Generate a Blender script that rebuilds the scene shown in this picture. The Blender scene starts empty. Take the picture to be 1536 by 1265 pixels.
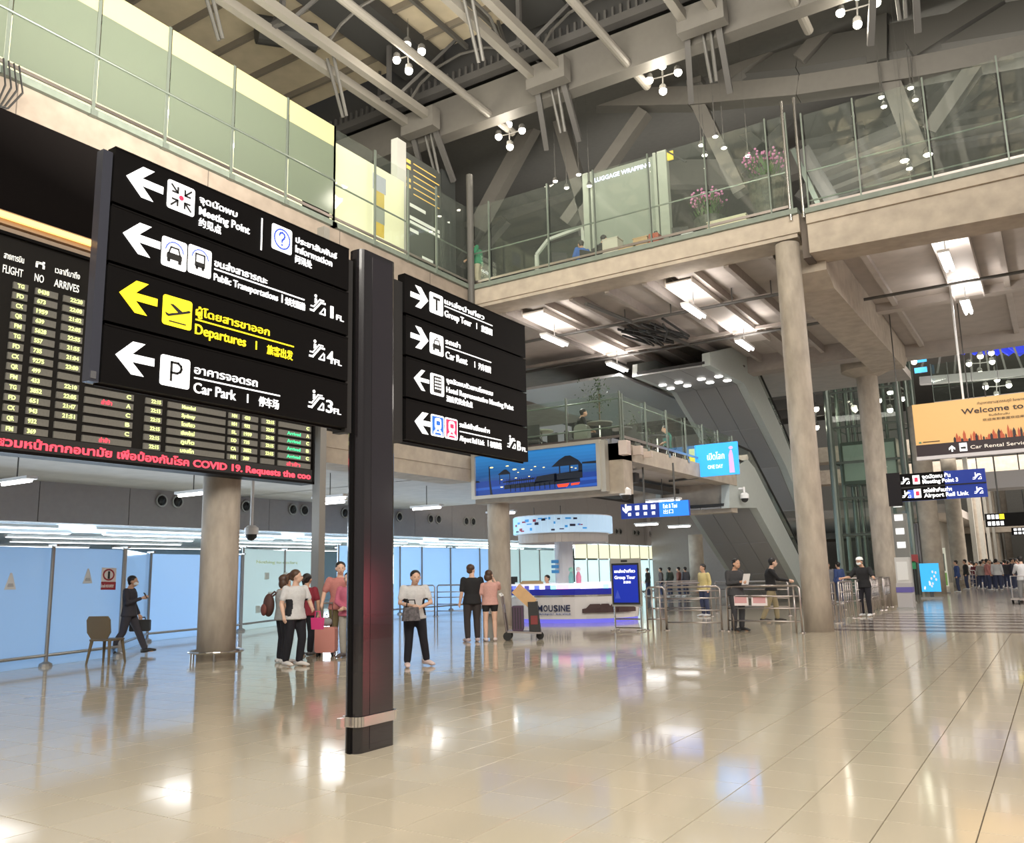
import bpy, bmesh, math, random
from mathutils import Vector, Matrix
random.seed(7)
S = bpy.context.scene
COL = S.collection
PI = math.pi
# ---------------------------------------------------------------- camera, world, lights, exposure
CF, CX, CY, CP, CR, CW, CH = 1281.6, 768.0, 632.5, 0.1768, -0.0231, 0.5603, 1.5
_F = Vector((-math.sin(CW)*math.cos(CP), math.cos(CW)*math.cos(CP), math.sin(CP)))
_R0 = Vector((math.cos(CW), math.sin(CW), 0)); _U0 = _R0.cross(_F)
_R = _R0*math.cos(CR) + _U0*math.sin(CR); _U = _U0*math.cos(CR) - _R0*math.sin(CR)
cd = bpy.data.cameras.new('camera'); cam = bpy.data.objects.new('camera', cd); COL.objects.link(cam)
cd.sensor_width = 36; cd.lens = CF/1536*36; cd.clip_end = 500
cam.matrix_world = Matrix(((_R.x, _U.x, -_F.x, 0), (_R.y, _U.y, -_F.y, 0), (_R.z, _U.z, -_F.z, CH), (0, 0, 0, 1)))
S.camera = cam
S.view_settings.view_transform = 'Standard'; S.view_settings.look = 'None'
S.view_settings.exposure = 0.0; S.view_settings.gamma = 1.0; S.view_settings.use_curve_mapping = False
W = bpy.data.worlds.new('world'); S.world = W; W.use_nodes = True
W.node_tree.nodes['Background'].inputs[0].default_value = (0.80, 0.78, 0.78, 1)
W.node_tree.nodes['Background'].inputs[1].default_value = 0.29
def area(name, loc, target, sx, sy, power, col=(1, .93, .82)):
    l = bpy.data.lights.new(name, 'AREA'); l.shape = 'RECTANGLE'; l.size = sx; l.size_y = sy; l.energy = power; l.color = col
    o = bpy.data.objects.new(name, l); COL.objects.link(o); o.location = loc
    o.rotation_euler = (Vector(target)-Vector(loc)).to_track_quat('-Z', 'Y').to_euler(); return o
def point(name, loc, power, r=.15, col=(1, .93, .82)):
    l = bpy.data.lights.new(name, 'POINT'); l.energy = power; l.shadow_soft_size = r; l.color = col
    o = bpy.data.objects.new(name, l); COL.objects.link(o); o.location = loc; return o
area('hall_fill', (6, -4, 14.5), (-2, 14, 0), 18, 10, 7400, (1, .94, .85))  # added soft fill, unseen behind the camera, in place of the hall's ceiling lamps
area('hall_fill_far', (4, 34, 9.2), (0, 36, 0), 8, 22, 2200, (1, .93, .85))  # added fill below the ceiling without a fitting, brightens the right-hand hall
area('arrivals_light', (-31.5, 15, 1.75), (-22, 15, 1.5), 38, 2.8, 4300, (.72, .86, 1))
area('arrivals_light_far', (-31.5, 55, 1.75), (-22, 55, 1.5), 38, 2.8, 4200, (.72, .88, 1))
area('hall_fill_deep', (2, 72, 9.0), (0, 74, 0), 10, 40, 7500, (1, .93, .85))  # second added fill, lifts the far depth of the right-hand hall
area('roof_fill_rear', (-6, 27, 12.5), (-4, 38, 19), 26, 2.5, 1300, (1, .95, .86))  # added upward fill with no fitting, lightens the roof behind the balcony
area('roof_fill_far_hall', (2, 62, 10.8), (0, 70, 20), 20, 6, 4200, (1, .95, .88))  # added upward fill for the dark background at the far right
area('red_screen_glow', (6.5, 17.5, 1.0), (-5, 10, .3), 1.8, 1.4, 90, (1, .12, .16))
area('glass_backlight_fill', (-17.3, 7, 12.4), (-14.8, 7, 12.1), 26, 2.0, 430, (1, .95, .75))  # added strip hidden behind the balcony panes to make their film glow
area('roof_fill', (-5.5, 7, 10.4), (-8, 9, 20), 7, 12, 6800, (1, .93, .8))  # added upward fill so that the roof panels look lit
# ---------------------------------------------------------------- helpers
def ray(x, y): return _F + _R*((x-CX)/CF) - _U*((y-CY)/CF)
def at_z(x, y, z=0.0):
    d = ray(x, y); t = (z-CH)/d.z; return Vector((t*d.x, t*d.y, z))
def at_x(x, y, X):
    d = ray(x, y); t = X/d.x; return Vector((X, t*d.y, CH+t*d.z))
def at_y(x, y, Y):
    d = ray(x, y); t = Y/d.y; return Vector((t*d.x, Y, CH+t*d.z))
MATS = {}
def mat(name, col, rough=.5, metal=0, emit=0, ecol=None, noise=0, nscale=6, bump=0, trans=0, alpha=1, coat=0, stretch=None, spec=None):
    if name in MATS: return MATS[name]
    m = bpy.data.materials.new(name); m.use_nodes = True; nt = m.node_tree; b = nt.nodes['Principled BSDF']
    b.inputs['Base Color'].default_value = (*col, 1); b.inputs['Roughness'].default_value = rough; b.inputs['Metallic'].default_value = metal
    if emit: b.inputs['Emission Color'].default_value = (*(ecol or col), 1); b.inputs['Emission Strength'].default_value = emit
    if trans: b.inputs['Transmission Weight'].default_value = trans
    if alpha < 1: b.inputs['Alpha'].default_value = alpha
    if coat: b.inputs['Coat Weight'].default_value = coat
    if spec is not None: b.inputs['Specular IOR Level'].default_value = spec
    if noise or bump:
        tc = nt.nodes.new('ShaderNodeTexCoord'); mp = nt.nodes.new('ShaderNodeMapping'); n = nt.nodes.new('ShaderNodeTexNoise')
        n.inputs['Scale'].default_value = nscale; n.inputs['Detail'].default_value = 5
        if stretch: mp.inputs['Scale'].default_value = stretch
        nt.links.new(tc.outputs['Object'], mp.inputs[0]); nt.links.new(mp.outputs[0], n.inputs[0])
        if noise:
            mx = nt.nodes.new('ShaderNodeMix'); mx.data_type = 'RGBA'
            cr = nt.nodes.new('ShaderNodeValToRGB'); cr.color_ramp.elements[0].position = .3; cr.color_ramp.elements[1].position = .7
            nt.links.new(n.outputs['Fac'], cr.inputs[0]); nt.links.new(cr.outputs[0], mx.inputs['Factor'])
            mx.inputs[6].default_value = (*[c*(1-noise) for c in col], 1); mx.inputs[7].default_value = (*[min(1, c*(1+noise)) for c in col], 1)
            nt.links.new(mx.outputs[2], b.inputs['Base Color'])
        if bump:
            bp = nt.nodes.new('ShaderNodeBump'); bp.inputs['Strength'].default_value = bump; bp.inputs['Distance'].default_value = .02
            nt.links.new(n.outputs['Fac'], bp.inputs['Height']); nt.links.new(bp.outputs[0], b.inputs['Normal'])
    MATS[name] = m; return m
def tag(o, label=None, cat=None, group=None, kind=None):
    if label: o['label'] = label
    if cat: o['category'] = cat
    if group: o['group'] = group
    if kind: o['kind'] = kind
    return o
def empty(name, loc=(0, 0, 0), rz=0, label=None, cat=None, group=None, kind=None):
    o = bpy.data.objects.new(name, None); COL.objects.link(o); o.location = loc; o.rotation_euler = (0, 0, rz); o.empty_display_size = .1
    return tag(o, label, cat, group, kind)
def _pm(parent):
    M = Matrix.Identity(4)
    while parent is not None:
        M = Matrix.LocRotScale(parent.location, parent.rotation_euler, parent.scale) @ M; parent = parent.parent
    return M
class MB:
    """collects shapes, then links them as one mesh object (coordinates in the parent's space, or world with world=True)"""
    def __init__(s): s.v = []; s.f = []; s.mi = []
    def add(s, vs, fs, mi=0):
        k = len(s.v); s.v += [tuple(v) for v in vs]; s.f += [tuple(i+k for i in f) for f in fs]; s.mi += [mi]*len(fs); return s
    def box(s, x0, x1, y0, y1, z0, z1, mi=0):
        vs = [(x, y, z) for x in (x0, x1) for y in (y0, y1) for z in (z0, z1)]
        return s.add(vs, [(0, 1, 3, 2), (4, 6, 7, 5), (0, 4, 5, 1), (2, 3, 7, 6), (0, 2, 6, 4), (1, 5, 7, 3)], mi)
    def bar(s, p, q, w, h=None, up=(0, 0, 1), mi=0, bev=0):
        h = h or w; p = Vector(p); q = Vector(q); d = (q-p).normalized(); up = Vector(up)
        if abs(d.dot(up)) > .98: up = Vector((0, 1, 0))
        r = d.cross(up).normalized(); u = r.cross(d)
        if bev:
            b = bev; cs = [(-w/2+b, -h/2), (w/2-b, -h/2), (w/2, -h/2+b), (w/2, h/2-b), (w/2-b, h/2), (-w/2+b, h/2), (-w/2, h/2-b), (-w/2, -h/2+b)]
        else: cs = [(-w/2, -h/2), (w/2, -h/2), (w/2, h/2), (-w/2, h/2)]
        n = len(cs); vs = [p+r*a+u*b2 for a, b2 in cs]+[q+r*a+u*b2 for a, b2 in cs]
        return s.add(vs, [tuple(range(n))[::-1], tuple(range(n, 2*n))]+[(i, (i+1) % n, n+(i+1) % n, n+i) for i in range(n)], mi)
    def ibeam(s, p, q, w, h, t=.03, mi=0):
        p = Vector(p); q = Vector(q); u = Vector((0, 0, 1))
        s.bar(p+u*(h/2-t/2), q+u*(h/2-t/2), w, t, mi=mi); s.bar(p-u*(h/2-t/2), q-u*(h/2-t/2), w, t, mi=mi); return s.bar(p, q, t, h-2*t, mi=mi)
    def tube(s, pts, rad, n=10, mi=0, cap=True):
        pts = [Vector(p) for p in pts]; rad = rad if isinstance(rad, (list, tuple)) else [rad]*len(pts); vs = []; fs = []; a = None
        for i, p in enumerate(pts):
            d = (pts[min(i+1, len(pts)-1)]-pts[max(i-1, 0)])
            d = d.normalized() if d.length > 1e-9 else Vector((0, 0, 1))
            if a is None:
                a = d.cross(Vector((0, 0, 1)) if abs(d.z) < .9 else Vector((1, 0, 0))).normalized()
            a = (a-d*a.dot(d)).normalized(); b = d.cross(a); r = rad[i]
            rx, ry = r if isinstance(r, tuple) else (r, r)
            vs += [p+a*(rx*math.cos(2*PI*k/n))+b*(ry*math.sin(2*PI*k/n)) for k in range(n)]
        for i in range(len(pts)-1):
            fs += [(i*n+k, i*n+(k+1) % n, (i+1)*n+(k+1) % n, (i+1)*n+k) for k in range(n)]
        if cap: fs += [tuple(range(n))[::-1], tuple(range((len(pts)-1)*n, len(pts)*n))]
        return s.add(vs, fs, mi)
    def rings(s, rs, n=16, mi=0, cap=True):
        """rs: (cx, cy, z, rx, ry)"""
        vs = []; fs = []
        for cx, cy, z, rx, ry in rs: vs += [(cx+rx*math.cos(2*PI*k/n), cy+ry*math.sin(2*PI*k/n), z) for k in range(n)]
        for i in range(len(rs)-1): fs += [(i*n+k, i*n+(k+1) % n, (i+1)*n+(k+1) % n, (i+1)*n+k) for k in range(n)]
        if cap: fs += [tuple(range(n))[::-1], tuple(range((len(rs)-1)*n, len(rs)*n))]
        return s.add(vs, fs, mi)
    def ball(s, c, r, n=12, m=8, mi=0):
        rx, ry, rz = r if isinstance(r, tuple) else (r, r, r); c = Vector(c)
        return s.rings([(c.x, c.y, c.z+rz*math.cos(PI*(j+.0)/m), max(1e-4, rx*math.sin(PI*j/m)), max(1e-4, ry*math.sin(PI*j/m))) for j in range(m, -1, -1)], n, mi)
    def prism(s, poly, o, u, v, depth, mi=0):
        """polygon in (a, b) coordinates on the plane o + a*u + b*v, extruded along u x v by depth"""
        o = Vector(o); u = Vector(u); v = Vector(v); w = u.normalized().cross(v.normalized())*depth; n = len(poly)
        vs = [o+u*a+v*b for a, b in poly]+[o+u*a+v*b+w for a, b in poly]
        return s.add(vs, [tuple(range(n))[::-1], tuple(range(n, 2*n))]+[(i, (i+1) % n, n+(i+1) % n, n+i) for i in range(n)], mi)
    def build(s, name, m, parent=None, smooth=False, world=False, bevel=0):
        me = bpy.data.meshes.new(name)
        vs = s.v
        if world and parent is not None:
            I = _pm(parent).inverted(); vs = [tuple(I @ Vector(v)) for v in vs]
        me.from_pydata(vs, [], s.f); me.update()
        for x in (m if isinstance(m, (list, tuple)) else [m]): me.materials.append(x)
        if any(s.mi): me.polygons.foreach_set('material_index', s.mi)
        bm = bmesh.new(); bm.from_mesh(me); bmesh.ops.recalc_face_normals(bm, faces=bm.faces)
        if bevel: bmesh.ops.bevel(bm, geom=list(bm.edges), offset=bevel, segments=2, affect='EDGES')
        bm.to_mesh(me); bm.free()
        if smooth: me.polygons.foreach_set('use_smooth', [True]*len(me.polygons))
        o = bpy.data.objects.new(name, me); COL.objects.link(o); o.parent = parent
        return o
def struct(o): o['kind'] = 'structure'; return o
def copy_tree(o, parent=None):
    c = o.copy(); COL.objects.link(c)
    if parent is not None: c.parent = parent
    for ch in list(o.children): copy_tree(ch, c)
    return c
TEXTS = []
def text(s, p, xd, nrm, h, width, m, parent=None, name='lettering', bold=.0, align='LEFT', lines=0):
    """lettering at baseline-left point p, cap height h, fitted to width; coordinates in world, parented with rotation-free parents"""
    c = bpy.data.curves.new(name, 'FONT'); c.body = s; c.size = 1; c.extrude = .004; c.offset = bold; c.resolution_u = 3
    if lines: c.space_line = lines
    c.materials.append(m)
    o = bpy.data.objects.new(name, c); COL.objects.link(o); xd = Vector(xd).normalized(); n = Vector(nrm).normalized(); u = n.cross(xd)
    Mw = Matrix(((xd.x, u.x, n.x, p[0]), (xd.y, u.y, n.y, p[1]), (xd.z, u.z, n.z, p[2]), (0, 0, 0, 1)))
    o.parent = parent
    TEXTS.append((o, Mw, h, width, parent)); return o
def finish_texts():
    bpy.context.view_layer.update()
    for o, Mw, h, width, parent in TEXTS:
        bb = o.bound_box; w = max(v[0] for v in bb)-min(v[0] for v in bb); sy = h/.72; sx = (width/w if (width and w > 1e-6) else sy)
        Ml = _pm(parent).inverted() @ Mw @ Matrix.Diagonal((sx, sy, 1, 1))
        o.matrix_local = Ml
ARROW = [(0, .5), (.42, 1), (.74, 1), (.42, .62), (1, .62), (1, .38), (.42, .38), (.74, 0), (.42, 0)]
def circ(cx, cy, r, n=16): return [(cx+r*math.cos(2*PI*k/n), cy+r*math.sin(2*PI*k/n)) for k in range(n)]
def rrect(x0, x1, y0, y1, r=.08):
    o = []
    for cx, cy, a in ((x1-r, y1-r, 0), (x0+r, y1-r, 90), (x0+r, y0+r, 180), (x1-r, y0+r, 270)):
        o += [(cx+r*math.cos(math.radians(a+t)), cy+r*math.sin(math.radians(a+t))) for t in (0, 30, 60, 90)]
    return o
def stroke(pts, w):
    """quads along a polyline"""
    o = []
    for (x0, y0), (x1, y1) in zip(pts, pts[1:]):
        d = math.hypot(x1-x0, y1-y0) or 1; nx, ny = -(y1-y0)/d*w/2, (x1-x0)/d*w/2; ex, ey = (x1-x0)/d*w/3, (y1-y0)/d*w/3
        o.append([(x0-nx-ex, y0-ny-ey), (x1-nx+ex, y1-ny+ey), (x1+nx+ex, y1+ny+ey), (x0+nx-ex, y0+ny-ey)])
    return o
# ---------------------------------------------------------------- materials
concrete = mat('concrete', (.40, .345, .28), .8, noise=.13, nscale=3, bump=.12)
concrete_l = mat('concrete_brown_dimmed', (.27, .225, .185), .8, noise=.13, nscale=3, bump=.12)  # browner concrete, also darkened to stand in for weaker light on the left beam
concrete2 = mat('concrete_column', (.40, .35, .29), .75, noise=.18, nscale=5, bump=.15, stretch=(1, 1, .35))
soffit_m = mat('soffit', (.42, .38, .345), .75, noise=.07, nscale=2)
soffit_d = mat('soffit_rib', (.36, .32, .29), .8, noise=.06)
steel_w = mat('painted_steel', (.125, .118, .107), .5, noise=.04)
steel_d = mat('dark_steel', (.075, .072, .07), .6)
steel_m = mat('grey_steel', (.085, .082, .076), .5)
steel_c = mat('chord_steel', (.20, .188, .168), .5)
duct_m = mat('duct_black', (.035, .035, .035), .6)
roofm = mat('roof_panel', (.46, .40, .29), .8, noise=.08, nscale=2)
roofg = mat('roof_grey', (.10, .098, .09), .8, noise=.06)
inox = mat('stainless', (.62, .6, .57), .25, metal=1)
inox2 = mat('brushed_steel', (.46, .41, .39), .35, metal=1)
alu = mat('satin_aluminium', (.5, .5, .48), .4, metal=.8)
greenst = mat('green_grey_steel', (.20, .235, .205), .35, metal=.5)
black = mat('sign_black', (.005, .0045, .0045), .5, spec=.1)
black2 = mat('post_black', (.014, .012, .013), .17, coat=.6)
blackm = mat('matte_black', (.02, .02, .02), .6)
white_e = mat('lit_white', (.95, .95, .95), .5, emit=1.15, ecol=(1, 1, 1))
yellow_e = mat('lit_yellow', (.95, .72, .02), .5, emit=1.0, ecol=(1, .78, .02))
icon_k = mat('icon_black', (.02, .02, .02), .6)
icon_b = mat('icon_blue', (.06, .12, .6), .5, emit=.5)
icon_r = mat('icon_red', (.85, .03, .08), .5, emit=.8)
tube_e = mat('lamp_tube', (1, 1, 1), .5, emit=9, ecol=(1, .97, .95))
spot_e = mat('lamp_globe', (1, 1, 1), .5, emit=16, ecol=(1, .93, .78))
whitep = mat('white_plastic', (.8, .8, .8), .4)
greywall = mat('grey_wall', (.36, .325, .315), .55, noise=.03)
rubber = mat('rubber', (.02, .02, .02), .8)
def facing_fac(nt):
    lw = nt.nodes.new('ShaderNodeLayerWeight'); lw.inputs[0].default_value = .5
    p = nt.nodes.new('ShaderNodeMath'); p.operation = 'POWER'; p.inputs[1].default_value = 4; q = nt.nodes.new('ShaderNodeMath'); q.operation = 'MULTIPLY_ADD'; q.inputs[1].default_value = .55; q.inputs[2].default_value = .03
    nt.links.new(lw.outputs['Facing'], p.inputs[0]); nt.links.new(p.outputs[0], q.inputs[0]); return q
def frosted_mat(name, col, emit=0):
    m = bpy.data.materials.new(name); m.use_nodes = True; nt = m.node_tree; nt.nodes.clear()
    out = nt.nodes.new('ShaderNodeOutputMaterial'); t = nt.nodes.new('ShaderNodeBsdfTranslucent'); d = nt.nodes.new('ShaderNodeBsdfDiffuse'); g = nt.nodes.new('ShaderNodeBsdfGlossy')
    t.inputs[0].default_value = (*col, 1); d.inputs[0].default_value = (*[c*.5 for c in col], 1); g.inputs['Roughness'].default_value = .12
    g.inputs[0].default_value = (.9, .95, .95, 1)
    a = nt.nodes.new('ShaderNodeMixShader'); b = nt.nodes.new('ShaderNodeMixShader'); f = facing_fac(nt)
    a.inputs[0].default_value = .35; nt.links.new(t.outputs[0], a.inputs[1]); nt.links.new(d.outputs[0], a.inputs[2])
    nt.links.new(f.outputs[0], b.inputs[0]); nt.links.new(a.outputs[0], b.inputs[1]); nt.links.new(g.outputs[0], b.inputs[2]); nt.links.new(b.outputs[0], out.inputs[0])
    MATS[name] = m; return m
def clear_mat(name, tint, refl=1.0, haze=0, hazecol=(.5, .6, .5)):
    m = bpy.data.materials.new(name); m.use_nodes = True; nt = m.node_tree; nt.nodes.clear()
    out = nt.nodes.new('ShaderNodeOutputMaterial'); t = nt.nodes.new('ShaderNodeBsdfTransparent'); g = nt.nodes.new('ShaderNodeBsdfGlossy')
    t.inputs[0].default_value = (*tint, 1); g.inputs['Roughness'].default_value = .02
    f = facing_fac(nt); b = nt.nodes.new('ShaderNodeMixShader')
    last = t
    if haze:
        d = nt.nodes.new('ShaderNodeBsdfDiffuse'); d.inputs[0].default_value = (*hazecol, 1); h = nt.nodes.new('ShaderNodeMixShader'); h.inputs[0].default_value = haze
        nt.links.new(t.outputs[0], h.inputs[1]); nt.links.new(d.outputs[0], h.inputs[2]); last = h
    nt.links.new(f.outputs[0], b.inputs[0]); nt.links.new(last.outputs[0], b.inputs[1]); nt.links.new(g.outputs[0], b.inputs[2]); nt.links.new(b.outputs[0], out.inputs[0])
    MATS[name] = m; return m
gl_clear = clear_mat('clear_glass', (.95, .975, .955), haze=.03, hazecol=(.6, .66, .6))
gl_mez = clear_mat('mezzanine_glass', (.92, .96, .93), haze=.03, hazecol=(.5, .56, .5))
gl_frost = frosted_mat('frosted_glass', (.66, .82, 1.0))
gl_frost2 = frosted_mat('frosted_pale', (.80, .87, .84))
gl_green = frosted_mat('smoky_green_glass', (.46, .52, .44))
gl_cream = frosted_mat('cream_film_glass', (1, .97, .70))
def floor_mat(name, base, var, rough=.1):
    m = bpy.data.materials.new(name); m.use_nodes = True; nt = m.node_tree; b = nt.nodes['Principled BSDF']
    g = nt.nodes.new('ShaderNodeNewGeometry'); sn = nt.nodes.new('ShaderNodeVectorMath'); sn.operation = 'SNAP'; ad = nt.nodes.new('ShaderNodeVectorMath'); ad.operation = 'ADD'
    ad.inputs[1].default_value = (100.06, 99.73, 5.1); sn.inputs[1].default_value = (.5, .5, 50)
    wn = nt.nodes.new('ShaderNodeTexWhiteNoise'); wn.noise_dimensions = '3D'; nt.links.new(g.outputs['Position'], ad.inputs[0]); nt.links.new(ad.outputs[0], sn.inputs[0]); nt.links.new(sn.outputs[0], wn.inputs[0])
    no = nt.nodes.new('ShaderNodeTexNoise'); no.inputs['Scale'].default_value = 90; nt.links.new(g.outputs['Position'], no.inputs[0])
    ma = nt.nodes.new('ShaderNodeMath'); ma.operation = 'MULTIPLY_ADD'; ma.inputs[1].default_value = .25; nt.links.new(no.outputs[0], ma.inputs[0]); nt.links.new(wn.outputs[0], ma.inputs[2])
    mx = nt.nodes.new('ShaderNodeMix'); mx.data_type = 'RGBA'; nt.links.new(ma.outputs[0], mx.inputs['Factor'])
    mx.inputs[6].default_value = (*[c*(1-var) for c in base], 1); mx.inputs[7].default_value = (*[c*(1+var) for c in base], 1); nt.links.new(mx.outputs[2], b.inputs['Base Color'])
    n2 = nt.nodes.new('ShaderNodeTexNoise'); n2.inputs['Scale'].default_value = 1.3; n2.inputs['Detail'].default_value = 6; nt.links.new(g.outputs['Position'], n2.inputs[0])
    mr = nt.nodes.new('ShaderNodeMapRange'); mr.inputs[3].default_value = rough*.6; mr.inputs[4].default_value = rough*1.5; nt.links.new(n2.outputs[0], mr.inputs[0]); nt.links.new(mr.outputs[0], b.inputs['Roughness'])
    b.inputs['Specular IOR Level'].default_value = .75
    MATS[name] = m; return m
floor_m = floor_mat('floor_tile', (.50, .445, .345), .035, .085)
granite = floor_mat('granite', (.38, .35, .32), .06, .14)
granite_d = floor_mat('granite_dark', (.10, .072, .065), .05, .16)
grout = mat('grout', (.13, .10, .07), .8)
# ---------------------------------------------------------------- floor
fl = struct(MB().box(-60, 14, -14, 160, -.3, -.014).build('floor', grout))
def tile_vs(i, j, t=0.0):
    x = -.06+.5*i; y = .27+.5*j; g = .0035; c = .001
    a = [(x+g, y+g, -.02), (x+.5-g, y+g, -.02), (x+.5-g, y+.5-g, -.02), (x+g, y+.5-g, -.02)]
    b = [(x+g, y+g, -.003), (x+.5-g, y+g, -.003), (x+.5-g, y+.5-g, -.003), (x+g, y+.5-g, -.003)]
    d = [(x+g+c, y+g+c, 0), (x+.5-g-c, y+g+c, 0), (x+.5-g-c, y+.5-g-c, 0), (x+g+c, y+.5-g-c, 0)]
    return a+b+d
TF = [(0, 1, 5, 4), (1, 2, 6, 5), (2, 3, 7, 6), (3, 0, 4, 7), (4, 5, 9, 8), (5, 6, 10, 9), (6, 7, 11, 10), (7, 4, 8, 11), (8, 9, 10, 11)]
cells = []
for i in range(-58, 8):
    for j in range(-4, 43):
        c = Vector((-.06+.5*i+.25, .27+.5*j+.25, 0)); d = c-Vector((0, 0, CH)); w = d.dot(_F)
        vis = w > .5 and -80 < CX+CF*d.dot(_R)/w < 1616 and CY-CF*d.dot(_U)/w < 1330
        cells.append((0 if vis else 1, d.length, i, j))
cells.sort()
tm = bpy.data.meshes.new('tile'); v0 = tile_vs(0, 0); tm.from_pydata([(x+.06, y-.27, z) for x, y, z in v0], [], TF); tm.materials.append(floor_m)
for k, (_, _, i, j) in enumerate(cells[:290]):
    o = bpy.data.objects.new('tile', tm); COL.objects.link(o); o.parent = fl; o.location = (-.06+.5*i, .27+.5*j, 0)
rest = MB()
for _, _, i, j in cells[290:]: rest.add(tile_vs(i, j), TF)
r_ = rest.build('tiles', floor_m, fl); r_['kind'] = 'stuff'
# beyond the tiled field: granite bands, then grey granite
ge = .27+.5*43
b1 = MB(); b2 = MB(); y = ge; k = 0
for k in range(14):
    w = .62; (b1 if k % 2 == 0 else b2).box(-4.9, 12, y+.003, y+w-.003, -.02, 0); y += w
b1.build('dark_band', granite_d, fl); b2.build('pale_band', granite, fl)
MB().box(-60, -4.9, ge, 160, -.02, 0).build('surface', floor_m, fl)
MB().box(-4.9, 12, y, 160, -.02, 0).build('granite_surface', granite, fl)
# ---------------------------------------------------------------- columns
def column(x, y, r, z1, r1=None, name='column', m=concrete2, z0=0):
    mb = MB(); r1 = r1 or r
    mb.rings([(x, y, z0+(z1-z0)*t/6, r+(r1-r)*t/6, r+(r1-r)*t/6) for t in range(7)], 28)
    return struct(mb.build(name, m, smooth=False))
def shade_auto(o):
    for p in o.data.polygons: p.use_smooth = abs(p.normal.z) < .5
    return o
XL, YB = -14.8, 21.3
shade_auto(column(-5.0, 21.45, .335, 9.66, .30)); shade_auto(column(-5.75, 36.2, .40, 9.9, .40))
shade_auto(column(-14.3, 21.9, .34, 5.0, .34)); c1 = shade_auto(column(-13.95, 11.3, .36, 9.3, .36))
g_ = empty('column_guard', (-13.95, 11.3, 0), label='stainless guard rail ringing the foot of the round column under the flight board', cat='guard rail')
rb = MB()
for k in range(24):
    a, b = 2*PI*k/24, 2*PI*(k+1)/24; rb.tube([(.50*math.cos(a), .50*math.sin(a), .17), (.50*math.cos(b), .50*math.sin(b), .17)], .025, 8)
rb.build('rail', inox, g_)
for k in range(6):
    a = 2*PI*k/6+.3; MB().tube([(.50*math.cos(a), .50*math.sin(a), 0), (.50*math.cos(a), .50*math.sin(a), .16)], .02, 8).build('foot', inox, g_)
struct(MB().box(-13.5, -13.28, 13.32, 13.5, 0, 9.4).build('steel_column', mat('grey_post', (.24, .23, .21), .4, metal=.4)))
# further columns down the right-hand hall
for x, y, r, h in ((-5.6, 50, .5, 9.9), (-5.6, 64, .5, 9.9), (-5.4, 80, .5, 9.9), (-5.2, 96, .5, 9.9), (-4.9, 114, .5, 9.9), (3.2, 60, .45, 9.9), (at_y(1046, 860, 50).x, 50, .45, 3.6)):
    shade_auto(column(x, y, r, h, r*.95, m=concrete))
# ---------------------------------------------------------------- upper level slabs and beams
def sbox(name, m, *a): return struct(MB().box(*a).build(name, m))
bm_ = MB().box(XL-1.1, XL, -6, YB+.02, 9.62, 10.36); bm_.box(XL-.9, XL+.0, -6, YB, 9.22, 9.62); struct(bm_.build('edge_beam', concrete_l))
sbox('edge_trim', mat('edge_green', (.16, .19, .16), .5, noise=.1), XL-1.1, XL+.10, -6, YB+.1, 10.36, 10.50)
# small drip groove lines on the beam = recessed joints
for k, yy in enumerate((3.1, 7.2, 11.3, 15.4, 19.2)): sbox('beam_joint', mat('joint_dark', (.12, .10, .085), .9), XL-.002, XL+.004, yy, yy+.02, 9.62, 10.36)
bb = MB().box(XL, -4.62, YB, YB+1.0, 9.88, 10.36); bb.box(XL, -4.7, YB+.06, YB+1.0, 9.78, 9.88); struct(bb.build('front_beam', concrete))
sbox('front_trim', MATS['edge_green'], XL+.1, -4.62, YB-.10, YB+.7, 10.36, 10.50)
# right-hand beam, deeper, with a ledge line
rb = MB(); rb.prism([(0, 9.25), (8, 9.05), (8, 10.25), (0, 10.25)], (-4.42, YB+.9, 0), (1, 0, 0), (0, 0, 1), .95); rb.box(-4.42, 3.6, YB-.13, YB-.05, 10.0, 10.25)
struct(rb.build('front_beam_right', concrete))
sbox('front_trim_right', MATS['edge_green'], -4.42, 3.6, YB-.2, YB+.7, 10.25, 10.38)
sbox('beam_joint_gap', MATS['joint_dark'], -4.62, -4.42, YB+.12, YB+1, 9.2, 10.4)
# floor slab of the upper level = soffit with ribs
sbox('ceiling', soffit_m, XL-14, -4.9, YB+1, 43, 10.02, 10.4)
sbox('ceiling_right', soffit_m, -4.9, 8, YB+1, 36.8, 10.02, 10.4)
sbox('ceiling_left', soffit_m, XL-14, XL-1.1, -6, YB+1, 9.6, 10.4)
rib = MB()
for k in range(9):
    x = XL+.6+k*1.22
    if k % 4 == 1: rib.box(x-.28, x+.28, YB+1, 34, 9.78, 10.02)
    else: rib.box(x-.07, x+.07, YB+1, 34, 9.72, 10.02)
struct(rib.build('ceiling_ribs', soffit_d))
rib = MB()
for x in (-3.6, -.4, 2.0, 3.4): rib.box(x-.08, x+.08, YB+1, 36.6, 9.85, 10.02)
rib.box(-4.9, 8, 29.5, 29.9, 9.75, 10.02); rib.box(-4.9, 8, 35.9, 36.8, 9.55, 10.02)
struct(rib.build('ceiling_ribs_right', soffit_m))
rib = MB().box(XL-8, -5.2, 33.9, 34.7, 9.35, 10.02); rib.box(XL-8, -5.2, 28.6, 28.75, 9.62, 9.72); rib.box(XL-8, -5.2, 25.2, 25.3, 9.62, 9.7)
struct(rib.build('ceiling_cross_beam', soffit_d))
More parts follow.
